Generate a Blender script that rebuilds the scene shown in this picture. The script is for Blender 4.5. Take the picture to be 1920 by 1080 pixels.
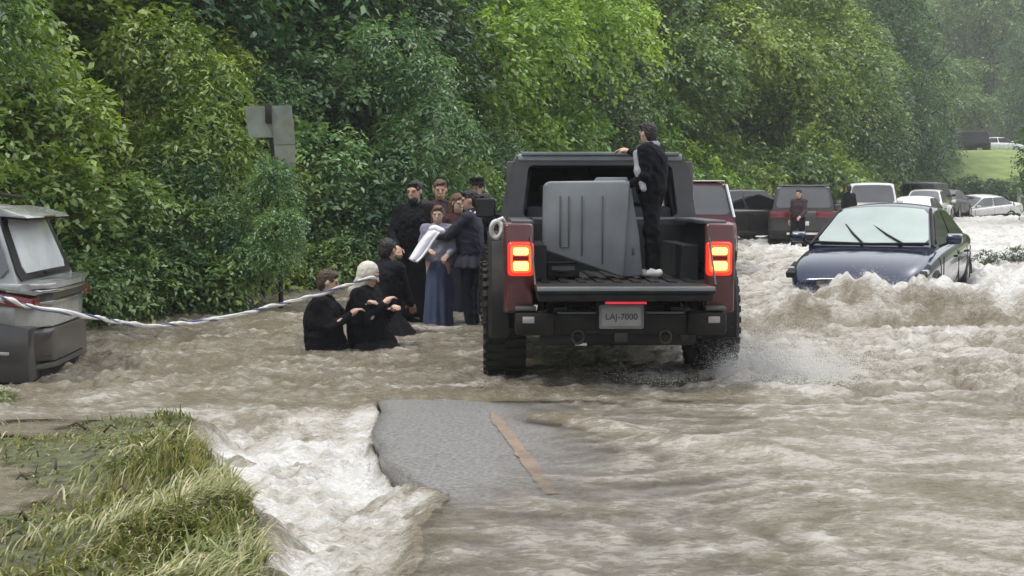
import bpy, bmesh, math, random
import numpy as np
from mathutils import Vector, Matrix, Euler

for o in list(bpy.data.objects):
    bpy.data.objects.remove(o, do_unlink=True)
SC = bpy.context.scene
COL = SC.collection
rad = math.radians

# ------------------------------------------------------------------ camera, sky, sun, exposure
CAM_H = 1.45
PITCH = 4.05
cam_data = bpy.data.cameras.new('camera')
cam_data.lens = 45.0
cam_data.sensor_width = 36.0
cam_data.clip_start = 0.1
cam_data.clip_end = 3000.0
cam = bpy.data.objects.new('camera', cam_data)
cam.location = (0, 0, CAM_H)
cam.rotation_euler = (rad(90 - PITCH), 0, 0)
COL.objects.link(cam)
SC.camera = cam

SUN_EL, SUN_AZ = 62.0, 250.0          # high, behind the photographer's left shoulder, veiled by cloud
world = bpy.data.worlds.new('World')
SC.world = world
world.use_nodes = True
wn = world.node_tree.nodes
wl = world.node_tree.links
bg = wn['Background']
sky = wn.new('ShaderNodeTexSky')
sky.sky_type = 'NISHITA'
sky.sun_disc = False
sky.sun_elevation = rad(SUN_EL)
sky.sun_rotation = rad(SUN_AZ - 180)
sky.air_density = 1.0
sky.dust_density = 3.0
hs = wn.new('ShaderNodeHueSaturation')          # cloud cover takes most of the blue out
hs.inputs['Saturation'].default_value = 0.22
hs.inputs['Value'].default_value = 1.0
wl.new(sky.outputs[0], hs.inputs['Color'])
wl.new(hs.outputs[0], bg.inputs['Color'])
bg.inputs['Strength'].default_value = 0.125
sun_data = bpy.data.lights.new('sun', 'SUN')
sun_data.energy = 1.5
sun_data.angle = rad(14)
sun_data.color = (1.0, 0.95, 0.87)
sun = bpy.data.objects.new('sun', sun_data)
_d = Vector((math.sin(rad(SUN_AZ)) * math.cos(rad(SUN_EL)), math.cos(rad(SUN_AZ)) * math.cos(rad(SUN_EL)), math.sin(rad(SUN_EL))))
sun.rotation_euler = _d.to_track_quat('Z', 'Y').to_euler()
sun.location = (0, 0, 40)
COL.objects.link(sun)
SC.view_settings.view_transform = 'Standard'
SC.view_settings.look = 'None'
SC.view_settings.gamma = 1.0
SC.view_settings.use_curve_mapping = False
SC.view_settings.exposure = 1.05
SC.cycles.max_bounces = 6
SC.cycles.diffuse_bounces = 3
SC.cycles.glossy_bounces = 3
SC.cycles.transmission_bounces = 3
SC.cycles.transparent_max_bounces = 6
SC.cycles.volume_bounces = 0
SC.cycles.use_denoising = True
SC.cycles.caustics_reflective = False
SC.cycles.caustics_refractive = False

# ------------------------------------------------------------------ measuring helpers (photo pixel -> metres)
_cp, _sp = math.cos(rad(PITCH)), math.sin(rad(PITCH))
def _ray(u, v):
    a, b = u - 960.0, 540.0 - v
    return Vector((a, 2400 * _cp + b * _sp, -2400 * _sp + b * _cp))
def W(u, v, Y):
    d = _ray(u, v)
    return Vector((0, 0, CAM_H)) + d * (Y / d.y)
def G(u, v, z=0.0):
    d = _ray(u, v)
    return Vector((0, 0, CAM_H)) + d * ((z - CAM_H) / d.z)

# ------------------------------------------------------------------ noise
_rs = np.random.RandomState(7)
_PERM = np.concatenate([_rs.permutation(512)] * 3)
_ANG = _rs.rand(512) * 2 * np.pi
def pn(x, y, s=0):
    x = np.asarray(x, float) + s * 17.31
    y = np.asarray(y, float) - s * 9.73
    xi = np.floor(x).astype(int); yi = np.floor(y).astype(int)
    xf = x - xi; yf = y - yi
    u = xf * xf * xf * (xf * (xf * 6 - 15) + 10); v = yf * yf * yf * (yf * (yf * 6 - 15) + 10)
    def g(i, j, dx, dy):
        a = _ANG[_PERM[(_PERM[i & 511] + j) & 511]]
        return np.cos(a) * dx + np.sin(a) * dy
    n0 = g(xi, yi, xf, yf) * (1 - u) + g(xi + 1, yi, xf - 1, yf) * u
    n1 = g(xi, yi + 1, xf, yf - 1) * (1 - u) + g(xi + 1, yi + 1, xf - 1, yf - 1) * u
    return (n0 * (1 - v) + n1 * v) * 1.5
def fbm(x, y, s=0, o=4):
    r = 0; a = 0.5; f = 1.0
    for i in range(o):
        r = r + a * pn(x * f, y * f, s + i * 3)
        a *= 0.5; f *= 2.03
    return r
def ridge(x, y, s=0, o=3):
    r = 0; a = 0.6; f = 1.0
    for i in range(o):
        r = r + a * (1 - np.abs(pn(x * f, y * f, s + i * 5)) * 1.6)
        a *= 0.45; f *= 2.1
    return r
def ss(a, b, x):
    t = np.clip((np.asarray(x, float) - a) / (b - a), 0, 1)
    return t * t * (3 - 2 * t)

# ------------------------------------------------------------------ materials (all procedural)
def pm(name, col, rough=0.5, metal=0.0, var=0.15, scale=6.0, bump=0.0, bscale=40.0, coat=0.0, spec=0.5, emit=None, estr=0.0, rvar=0.0, dirt=None, dirt_amt=0.0):
    m = bpy.data.materials.new(name)
    m.use_nodes = True
    n = m.node_tree.nodes; l = m.node_tree.links
    b = n['Principled BSDF']
    tc = n.new('ShaderNodeTexCoord')
    nz = n.new('ShaderNodeTexNoise')
    nz.inputs['Scale'].default_value = scale
    nz.inputs['Detail'].default_value = 5
    l.new(tc.outputs['Object'], nz.inputs['Vector'])
    rp = n.new('ShaderNodeMapRange')
    rp.inputs[1].default_value = 0.3; rp.inputs[2].default_value = 0.7
    rp.inputs[3].default_value = 1 - var; rp.inputs[4].default_value = 1 + var
    l.new(nz.outputs['Fac'], rp.inputs[0])
    mx = n.new('ShaderNodeMix'); mx.data_type = 'RGBA'; mx.blend_type = 'MULTIPLY'
    mx.inputs['Factor'].default_value = 1.0
    mx.inputs[6].default_value = (*col, 1)
    l.new(rp.outputs[0], mx.inputs[7])
    out = mx.outputs[2]
    if dirt:
        nd = n.new('ShaderNodeTexNoise'); nd.inputs['Scale'].default_value = scale * 0.7; nd.inputs['Detail'].default_value = 8
        l.new(tc.outputs['Object'], nd.inputs['Vector'])
        r2 = n.new('ShaderNodeMapRange'); r2.inputs[1].default_value = 0.45; r2.inputs[2].default_value = 0.7
        r2.inputs[3].default_value = 0; r2.inputs[4].default_value = dirt_amt
        l.new(nd.outputs['Fac'], r2.inputs[0])
        m2 = n.new('ShaderNodeMix'); m2.data_type = 'RGBA'
        l.new(r2.outputs[0], m2.inputs['Factor']); l.new(out, m2.inputs[6]); m2.inputs[7].default_value = (*dirt, 1)
        out = m2.outputs[2]
    l.new(out, b.inputs['Base Color'])
    b.inputs['Roughness'].default_value = rough
    b.inputs['Metallic'].default_value = metal
    b.inputs['Coat Weight'].default_value = coat
    b.inputs['Coat Roughness'].default_value = 0.06
    b.inputs['Specular IOR Level'].default_value = spec
    if emit:
        b.inputs['Emission Color'].default_value = (*emit, 1)
        b.inputs['Emission Strength'].default_value = estr
    if bump:
        n2 = n.new('ShaderNodeTexNoise'); n2.inputs['Scale'].default_value = bscale; n2.inputs['Detail'].default_value = 4
        l.new(tc.outputs['Object'], n2.inputs['Vector'])
        bp = n.new('ShaderNodeBump'); bp.inputs['Strength'].default_value = bump; bp.inputs['Distance'].default_value = 0.02
        l.new(n2.outputs['Fac'], bp.inputs['Height']); l.new(bp.outputs[0], b.inputs['Normal'])
    return m

MUD = (0.22, 0.18, 0.13)
M = {}
M['red_paint'] = pm('dark_red_paint', (0.085, 0.013, 0.017), 0.28, 0.2, 0.1, coat=0.8, dirt=(0.085, 0.055, 0.045), dirt_amt=0.55)
M['black_plastic'] = pm('black_plastic', (0.010, 0.010, 0.011), 0.6, bump=0.2, bscale=200, spec=0.25, dirt=(0.045, 0.040, 0.034), dirt_amt=0.55)
M['rubber'] = pm('rubber', (0.010, 0.010, 0.010), 0.7, bump=0.3, bscale=60, dirt=(0.05, 0.045, 0.035), dirt_amt=0.25)
M['hardtop'] = pm('hardtop', (0.048, 0.051, 0.056), 0.36, bump=0.1, bscale=150, dirt=(0.09, 0.088, 0.085), dirt_amt=0.4)
M['grey_plastic'] = pm('grey_plastic', (0.20, 0.218, 0.235), 0.45, var=0.14, scale=3, bump=0.08, bscale=120, dirt=(0.10, 0.10, 0.10), dirt_amt=0.45)
M['grey_trim'] = pm('grey_trim', (0.09, 0.092, 0.095), 0.4, 0.3)
M['dark_inside'] = pm('dark_inside', (0.012, 0.013, 0.016), 0.6)
M['seat'] = pm('seat_cloth', (0.03, 0.032, 0.036), 0.8)
M['steel'] = pm('steel', (0.55, 0.55, 0.55), 0.3, 0.9)
M['dull_steel'] = pm('dull_steel', (0.06, 0.058, 0.055), 0.5, 0.7)
M['white_part'] = pm('white_enamel', (0.75, 0.75, 0.73), 0.35)
M['red_lens'] = pm('red_lens', (0.35, 0.012, 0.01), 0.15, coat=0.5, emit=(1.0, 0.05, 0.025), estr=0.42)
M['red_lens_off'] = pm('red_lens_unlit', (0.16, 0.012, 0.018), 0.15, coat=0.6)
M['lamp_core'] = pm('lit_lamp', (1, 0.5, 0.2), 0.3, emit=(1.0, 0.42, 0.10), estr=1.7, var=0.02)
M['lamp_ring'] = pm('lit_lamp_ring', (0.8, 0.1, 0.03), 0.3, emit=(1.0, 0.11, 0.03), estr=0.8, var=0.02)
M['red_strip'] = pm('red_strip', (0.4, 0.02, 0.03), 0.3, emit=(1.0, 0.05, 0.08), estr=0.2)
M['reflector'] = pm('reflector', (0.35, 0.33, 0.33), 0.25, coat=0.5)
M['plate'] = pm('number_plate', (0.34, 0.35, 0.36), 0.4, var=0.1)
M['plate_ink'] = pm('plate_ink', (0.03, 0.035, 0.05), 0.5)
M['tint_glass'] = pm('tinted_glass', (0.006, 0.007, 0.009), 0.06, coat=0.4, spec=0.6, var=0.02)
M['grey_glass'] = pm('grey_glass', (0.10, 0.105, 0.115), 0.10, coat=0.6, spec=0.6, var=0.1, scale=2)
M['sky_glass'] = pm('sky_pale_glass', (0.31, 0.38, 0.37), 0.10, coat=0.8, spec=0.6, var=0.12, scale=2.2)  # pale base colour stands in for the sky mirrored in the windshield
M['bright_glass'] = pm('sky_white_rear_glass', (0.72, 0.74, 0.78), 0.08, coat=0.8, var=0.16, scale=2.5)  # near-white base colour imitates sky reflection on the rear window
M['silver_paint'] = pm('silver_paint', (0.44, 0.46, 0.47), 0.22, 0.25, 0.08, coat=0.6, dirt=(0.16, 0.14, 0.11), dirt_amt=0.4)
M['white_paint'] = pm('white_paint', (0.76, 0.77, 0.78), 0.3, 0, 0.05, coat=0.6, dirt=(0.35, 0.30, 0.25), dirt_amt=0.2)
M['navy_paint'] = pm('navy_paint', (0.016, 0.027, 0.062), 0.18, 0.3, 0.1, coat=1.0)
M['maroon_paint'] = pm('maroon_paint', (0.10, 0.012, 0.022), 0.3, 0.2, 0.1, coat=0.6)
M['graphite_paint'] = pm('graphite_paint', (0.05, 0.048, 0.052), 0.35, 0.3, 0.1, coat=0.5, dirt=(0.12, 0.10, 0.08), dirt_amt=0.2)
M['black_paint'] = pm('black_paint', (0.012, 0.012, 0.015), 0.25, 0.1, 0.1, coat=0.6)
M['chrome'] = pm('chrome', (0.8, 0.8, 0.82), 0.12, 1.0, 0.03)
M['lamp_clear'] = pm('clear_lamp', (0.6, 0.62, 0.66), 0.1, 0.4, coat=0.8)
M['skin'] = pm('skin', (0.48, 0.30, 0.22), 0.55, var=0.1, scale=12)
M['skin_pale'] = pm('pale_skin', (0.56, 0.38, 0.30), 0.55, var=0.08, scale=12)
M['hair_dark'] = pm('dark_hair', (0.012, 0.010, 0.010), 0.55, bump=0.6, bscale=90)
M['hair_brown'] = pm('brown_hair', (0.055, 0.032, 0.020), 0.6, bump=0.6, bscale=90)
M['hair_red'] = pm('auburn_hair', (0.11, 0.055, 0.033), 0.6, bump=0.6, bscale=90)
M['eye'] = pm('eye', (0.02, 0.015, 0.012), 0.2)
M['black_cloth'] = pm('black_cloth', (0.0035, 0.004, 0.007), 0.85, var=0.3, bump=0.6, bscale=25, spec=0.2)
M['navy_cloth'] = pm('navy_cloth', (0.014, 0.015, 0.032), 0.85, var=0.25, bump=0.5, bscale=25)
M['night_cloth'] = pm('night_cloth', (0.005, 0.008, 0.026), 0.8, var=0.25, bump=0.4, bscale=25)
M['blue_cloth'] = pm('blue_cloth', (0.05, 0.07, 0.14), 0.8, var=0.2, bump=0.4, bscale=25)
M['greyblue_cloth'] = pm('greyblue_cloth', (0.22, 0.23, 0.30), 0.8, var=0.2, bump=0.4, bscale=25)
M['white_cloth'] = pm('white_cloth', (0.72, 0.72, 0.78), 0.8, var=0.08, bump=0.4, bscale=25)
M['shirt_cloth'] = pm('shirt_cloth', (0.30, 0.31, 0.35), 0.8, var=0.2, bump=0.4, bscale=25)
M['maroon_cloth'] = pm('maroon_cloth', (0.035, 0.014, 0.022), 0.8, var=0.2)
M['scarf_cloth'] = pm('scarf_cloth', (0.55, 0.53, 0.46), 0.8, var=0.15, bump=0.3, bscale=30)
M['darkred_cloth'] = pm('dark_red_cloth', (0.045, 0.008, 0.012), 0.8, var=0.2)
M['strap_white'] = pm('strap_white', (0.62, 0.62, 0.60), 0.7, var=0.15, scale=20, bump=0.3, bscale=200)
M['strap_blue'] = pm('strap_blue', (0.10, 0.12, 0.25), 0.7, var=0.15, scale=20, bump=0.3, bscale=200)
M['sign_back'] = pm('sign_back', (0.27, 0.30, 0.27), 0.5, 0.3, 0.18, scale=5, dirt=(0.14, 0.17, 0.11), dirt_amt=0.4)
M['sign_back_dirty'] = pm('weathered_sign_back', (0.27, 0.29, 0.24), 0.55, 0.3, 0.2, scale=5, dirt=(0.10, 0.12, 0.07), dirt_amt=0.4)
M['post'] = pm('post', (0.012, 0.013, 0.012), 0.6)
M['bark'] = pm('bark', (0.045, 0.036, 0.027), 0.85, var=0.4, scale=5, bump=0.8, bscale=25)
M['dead_wood'] = pm('dead_wood', (0.14, 0.095, 0.05), 0.85, var=0.3, scale=5)
M['house_white'] = pm('white_siding', (0.62, 0.62, 0.60), 0.6)
M['house_roof'] = pm('dark_shingles', (0.08, 0.08, 0.085), 0.8)
M['dark_pane'] = pm('window_pane', (0.03, 0.035, 0.04), 0.1)

# ------------------------------------------------------------------ object helpers
def tag(o, label=None, cat=None, group=None, kind=None):
    if label: o['label'] = label
    if cat: o['category'] = cat
    if group: o['group'] = group
    if kind: o['kind'] = kind
    return o
def empty(name, loc=(0, 0, 0), rz=0.0, rx=0.0, ry=0.0):
    o = bpy.data.objects.new(name, None)
    o.empty_display_size = 0.2
    o.location = loc
    o.rotation_euler = (rx, ry, rz)
    COL.objects.link(o)
    return o
def link(name, me, mat, parent=None, smooth=True):
    if mat is not None and len(me.materials) == 0:
        me.materials.append(mat)
    o = bpy.data.objects.new(name, me)
    COL.objects.link(o)
    if parent is not None:
        o.parent = parent
    if smooth:
        me.polygons.foreach_set('use_smooth', np.ones(len(me.polygons), bool))
    return o
def raw_mesh(name, V, F):
    """V (n,3), F (m,k) arrays: fast mesh build"""
    V = np.asarray(V, np.float32); F = np.asarray(F, np.int32)
    me = bpy.data.meshes.new(name)
    me.vertices.add(len(V)); me.vertices.foreach_set('co', V.ravel())
    m, k = F.shape
    me.loops.add(m * k); me.loops.foreach_set('vertex_index', F.ravel())
    me.polygons.add(m)
    me.polygons.foreach_set('loop_start', np.arange(m, dtype=np.int32) * k)
    me.polygons.foreach_set('loop_total', np.full(m, k, np.int32))
    me.update(calc_edges=True)
    return me
def bm_obj(name, bm, mat, parent=None, smooth=False, angle=None):
    bmesh.ops.recalc_face_normals(bm, faces=bm.faces)
    me = bpy.data.meshes.new(name)
    bm.to_mesh(me); bm.free()
    o = link(name, me, mat, parent, smooth)
    if smooth and angle:
        me.polygons.foreach_set('use_smooth', np.ones(len(me.polygons), bool))
        try:
            me.set_sharp_from_angle(angle=rad(angle))
        except Exception:
            pass
    return o
def bm_box(bm, x0, x1, y0, y1, z0, z1, bev=0.0, seg=2, mtx=None):
    r = bmesh.ops.create_cube(bm, size=1.0)
    vs = r['verts']
    for v in vs:
        v.co = Vector(((x0 + x1) / 2 + v.co.x * (x1 - x0), (y0 + y1) / 2 + v.co.y * (y1 - y0), (z0 + z1) / 2 + v.co.z * (z1 - z0)))
    if bev:
        es = list({e for v in vs for e in v.link_edges})
        rr = bmesh.ops.bevel(bm, geom=es, offset=bev, segments=seg, affect='EDGES', profile=0.5)
        vs = list({v for f in rr['faces'] for v in f.verts} | {v for v in vs if v.is_valid})
    if mtx is not None:
        for v in vs:
            if v.is_valid: v.co = mtx @ v.co
    return vs
def box(name, x0, x1, y0, y1, z0, z1, mat, parent=None, bev=0.0, seg=2, mtx=None):
    bm = bmesh.new()
    bm_box(bm, x0, x1, y0, y1, z0, z1, bev, seg, mtx)
    return bm_obj(name, bm, mat, parent, smooth=bool(bev), angle=40)
def bm_prism(bm, pts, axis, a0, a1):
    """pts 2d polygon; axis 'x': pts=(y,z); 'y': pts=(x,z); 'z': pts=(x,y)"""
    def mk(p, a):
        if axis == 'x': return (a, p[0], p[1])
        if axis == 'y': return (p[0], a, p[1])
        return (p[0], p[1], a)
    A = [bm.verts.new(mk(p, a0)) for p in pts]
    B = [bm.verts.new(mk(p, a1)) for p in pts]
    n = len(pts)
    fa = bm.faces.new(A); fb = bm.faces.new(B[::-1])
    for i in range(n):
        bm.faces.new((A[i], B[i], B[(i + 1) % n], A[(i + 1) % n]))
    return A + B
def prism(name, pts, axis, a0, a1, mat, parent=None, bev=0.0):
    bm = bmesh.new()
    bm_prism(bm, pts, axis, a0, a1)
    if bev:
        bmesh.ops.bevel(bm, geom=list(bm.edges), offset=bev, segments=2, affect='EDGES', profile=0.5)
    return bm_obj(name, bm, mat, parent, smooth=bool(bev), angle=35)
def bm_tube(bm, pts, rs, n=8, cap=True):
    pts = [Vector(p) for p in pts]
    if not hasattr(rs, '__len__'): rs = [rs] * len(pts)
    rings = []
    up = Vector((0, 0, 1))
    for i, p in enumerate(pts):
        t = (pts[min(i + 1, len(pts) - 1)] - pts[max(i - 1, 0)]).normalized()
        a = t.cross(up)
        if a.length < 0.05: a = t.cross(Vector((0, 1, 0)))
        a.normalize(); b = t.cross(a).normalized()
        rings.append([bm.verts.new(p + (a * math.cos(k * 2 * math.pi / n) + b * math.sin(k * 2 * math.pi / n)) * rs[i]) for k in range(n)])
    for i in range(len(rings) - 1):
        for k in range(n):
            bm.faces.new((rings[i][k], rings[i][(k + 1) % n], rings[i + 1][(k + 1) % n], rings[i + 1][k]))
    if cap:
        bm.faces.new(rings[0][::-1]); bm.faces.new(rings[-1])
def tube(name, pts, rs, mat, parent=None, n=8):
    bm = bmesh.new(); bm_tube(bm, pts, rs, n)
    return bm_obj(name, bm, mat, parent, smooth=True, angle=60)
def bm_lathe(bm, prof, axis='x', n=28, c=(0, 0, 0), closed=True):
    """prof list of (r, a): radius, position along the axis"""
    rings = []
    for k in range(n):
        th = 2 * math.pi * k / n
        ring = []
        for r, a in prof:
            if axis == 'x': co = (a, r * math.cos(th), r * math.sin(th))
            elif axis == 'y': co = (r * math.cos(th), a, r * math.sin(th))
            else: co = (r * math.cos(th), r * math.sin(th), a)
            ring.append(bm.verts.new(Vector(co) + Vector(c)))
        rings.append(ring)
    m = len(prof)
    for k in range(n):
        A, B = rings[k], rings[(k + 1) % n]
        for i in range(m if closed else m - 1):
            j = (i + 1) % m
            bm.faces.new((A[i], A[j], B[j], B[i]))
def loft(name, rings, mat, parent=None, sub=2, cap=True):
    bm = bmesh.new()
    R = [[bm.verts.new(p) for p in r] for r in rings]
    n = len(R[0])
    for i in range(len(R) - 1):
        for k in range(n):
            bm.faces.new((R[i][k], R[i][(k + 1) % n], R[i + 1][(k + 1) % n], R[i + 1][k]))
    if cap:
        bm.faces.new(R[0][::-1]); bm.faces.new(R[-1])
    o = bm_obj(name, bm, mat, parent, smooth=True)
    if sub:
        md = o.modifiers.new('subdivision', 'SUBSURF'); md.levels = sub; md.render_levels = sub
    return o

# ------------------------------------------------------------------ smooth-union solids -> one continuous surface
def cap(a, b, ra, rb, k=0.02): return ('c', np.array(a, float), np.array(b, float), ra, rb, k, 1)
def ell(c, r, R=None, k=0.02, op=1): return ('e', np.array(c, float), np.array(r, float), R, None, k, op)
def sdf_mesh(name, prims, h):
    lo = np.full(3, 1e9); hi = -lo
    for p in prims:
        if p[6] < 0: continue
        if p[0] == 'c':
            r = max(p[3], p[4]); lo = np.minimum(lo, np.minimum(p[1], p[2]) - r); hi = np.maximum(hi, np.maximum(p[1], p[2]) + r)
        else:
            r = max(p[2]); lo = np.minimum(lo, p[1] - r); hi = np.maximum(hi, p[1] + r)
    lo -= 4 * h; hi += 4 * h
    nd = np.ceil((hi - lo) / h).astype(int) + 1
    F = np.full(nd, 0.5)
    for p in prims:
        k = p[5]; mg = k + 3 * h
        if p[0] == 'c':
            r = max(p[3], p[4]); bl = np.minimum(p[1], p[2]) - r; bh = np.maximum(p[1], p[2]) + r
        else:
            r = max(p[2]); bl = p[1] - r; bh = p[1] + r
        i0 = np.maximum(((bl - mg - lo) / h).astype(int), 0); i1 = np.minimum(((bh + mg - lo) / h).astype(int) + 2, nd)
        if np.any(i1 <= i0): continue
        sl = tuple(slice(a, b) for a, b in zip(i0, i1))
        ax = [lo[d] + np.arange(i0[d], i1[d]) * h for d in range(3)]
        P = np.stack(np.meshgrid(*ax, indexing='ij'), -1)
        if p[0] == 'c':
            ba = p[2] - p[1]; L2 = max(ba @ ba, 1e-9)
            t = np.clip(((P - p[1]) @ ba) / L2, 0, 1)
            d = np.linalg.norm(P - p[1] - t[..., None] * ba, axis=-1) - (p[3] + (p[4] - p[3]) * t)
        else:
            q = P - p[1]
            if p[3] is not None: q = q @ np.array(p[3])
            k0 = np.linalg.norm(q / p[2], axis=-1); k1 = np.linalg.norm(q / (p[2] ** 2), axis=-1) + 1e-9
            d = k0 * (k0 - 1) / k1
        f = F[sl]
        if p[6] > 0:
            if k > 0:
                hh = np.clip(0.5 + 0.5 * (f - d) / k, 0, 1); F[sl] = f * (1 - hh) + d * hh - k * hh * (1 - hh)
            else: F[sl] = np.minimum(f, d)
        else:
            F[sl] = np.maximum(f, -d)
    S = F < 0
    nx, ny, nz = F.shape
    cnt = np.zeros((nx - 1, ny - 1, nz - 1), int)
    for a in (0, 1):
        for b in (0, 1):
            for c in (0, 1):
                cnt += S[a:nx - 1 + a, b:ny - 1 + b, c:nz - 1 + c]
    act = (cnt > 0) & (cnt < 8)
    ids = np.full(act.shape, -1); cells = np.argwhere(act); ids[act] = np.arange(len(cells))
    acc = np.zeros((len(cells), 3)); num = np.zeros(len(cells))
    i, j, k = cells.T
    cor = [(a, b, c) for a in (0, 1) for b in (0, 1) for c in (0, 1)]
    for A in cor:
        for d in range(3):
            if A[d]: continue
            B = list(A); B[d] = 1
            fa = F[i + A[0], j + A[1], k + A[2]]; fb = F[i + B[0], j + B[1], k + B[2]]
            x = (fa < 0) != (fb < 0)
            t = np.where(x, fa / np.where(x, fa - fb, 1), 0)
            pt = np.tile(np.array(A, float), (len(cells), 1)); pt[:, d] += t
            acc[x] += pt[x]; num[x] += 1
    V = lo + (cells + acc / np.maximum(num, 1)[:, None]) * h
    Fs = []
    for d in range(3):
        e1, e2 = (d + 1) % 3, (d + 2) % 3
        s0 = [slice(None)] * 3; s1 = [slice(None)] * 3
        s0[d] = slice(0, -1); s1[d] = slice(1, None)
        ch = S[tuple(s0)] != S[tuple(s1)]
        e = np.argwhere(ch)
        e = e[(e[:, e1] > 0) & (e[:, e2] > 0)]
        flip = S[tuple(e.T)]
        q = []
        for o1, o2 in ((1, 1), (0, 1), (0, 0), (1, 0)):
            c = e.copy(); c[:, e1] -= o1; c[:, e2] -= o2
            q.append(ids[np.minimum(c[:, 0], act.shape[0] - 1), np.minimum(c[:, 1], act.shape[1] - 1), np.minimum(c[:, 2], act.shape[2] - 1)])
        q = np.stack(q, 1)
        q[~flip] = q[~flip][:, ::-1]
        Fs.append(q[np.all(q >= 0, 1)])
    return raw_mesh(name, V, np.concatenate(Fs))
def solid(name, prims, mat, parent, h=0.012, fold=0.0, ff=8.0):
    me = sdf_mesh(name, prims, h)
    if fold:                                      # creases in cloth, locks in hair
        n = len(me.vertices)
        co = np.empty(n * 3, np.float32); me.vertices.foreach_get('co', co); co = co.reshape(-1, 3)
        nr = np.empty(n * 3, np.float32); me.vertex_normals.foreach_get('vector', nr); nr = nr.reshape(-1, 3)
        x, y, z = co.T
        d = pn(x * ff + z * ff * .8, y * ff - z * ff * .5, 3) + 0.8 * pn(x * ff * .9 - y * ff, z * ff * 1.1 + x * 3, 5) + 0.5 * pn(x * ff * 2 + y * ff, z * ff * 2.2 - y * ff, 9)
        co = co + nr * (np.abs(d)[:, None] * -1.3 + 0.35) * fold
        me.vertices.foreach_set('co', co.astype(np.float32).ravel()); me.update()
    return link(name, me, mat, parent)
# ================================================================== SETTING
def wpoly(uv, z=0.0):
    return np.array([[p.x, p.y] for p in (G(u, v, z) for u, v in uv)])
def sdpoly(P, x, y):
    d = np.full(x.shape, 1e9); ins = np.zeros(x.shape, bool)
    n = len(P)
    for i in range(n):
        a = P[i]; b = P[(i + 1) % n]; e = b - a
        t = np.clip(((x - a[0]) * e[0] + (y - a[1]) * e[1]) / (e @ e), 0, 1)
        d = np.minimum(d, np.hypot(x - a[0] - t * e[0], y - a[1] - t * e[1]))
        c = ((a[1] > y) != (b[1] > y)) & (x < (b[0] - a[0]) * (y - a[1]) / (b[1] - a[1] + 1e-12) + a[0])
        ins ^= c
    return np.where(ins, -d, d)

# broken left edge of the carriageway and right edge of the grass bank, in metres
ROAD_Y = [2.5, 4.9, 5.6, 6.3, 6.8, 7.3, 7.8, 8.3, 9.0, 9.6, 10.2, 12, 20]
ROAD_X = [-0.42, -0.40, -0.44, -0.36, -0.60, -0.78, -0.85, -0.90, -0.95, -1.05, -1.4, -2.6, -3.2]
BANK_Y = [2.0, 4.9, 5.5, 6.2, 6.9, 7.6, 8.3, 8.8]
BANK_X = [-0.45, -0.88, -1.00, -1.28, -1.60, -1.82, -1.98, -2.5]
def road_edge(y): return np.interp(y, ROAD_Y, ROAD_X) + 0.05 * pn(np.asarray(y) * 2.3, 0.7, 3) + 0.025 * pn(np.asarray(y) * 9, 0.2, 4)
def bank_edge(y): return np.interp(y, BANK_Y, BANK_X) + 0.10 * pn(np.asarray(y) * 1.9, 3.7, 5) + 0.05 * pn(np.asarray(y) * 6, 1.2, 6)
ROAD_Z = -0.03
def road_z(x, y): return ROAD_Z - 0.14 * ss(9.25, 10.0, y) - 0.10 * ss(1.6, 3.0, x)
EXPOSED = wpoly([(700, 795), (712, 762), (745, 748), (880, 742), (905, 785), (930, 850), (900, 885), (860, 900), (820, 908), (742, 890)], ROAD_Z)
_a = G(955, 772); _b = G(1650, 895)

def bank_z(x, y):
    e = bank_edge(y)
    ins = ss(e + 0.04, e - 0.16, x) * ss(8.75, 8.25, y + 0.25 * pn(x * 1.3, y, 8))
    z = 0.022 + 0.10 * fbm(x * 1.1, y * 1.1, 11, 3) + 0.03 * pn(x * 5, y * 5, 12)
    z = z - 0.10 * ss(-2.0, -2.8, x) * ss(7.2, 6.6, y + 0.3 * (x + 2.4)) - 0.05 * ss(7.0, 7.9, y)
    z = z + 0.06 * ss(e - 0.9, e - 0.2, x)
    return -0.75 + (z + 0.75) * ins, ins

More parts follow.
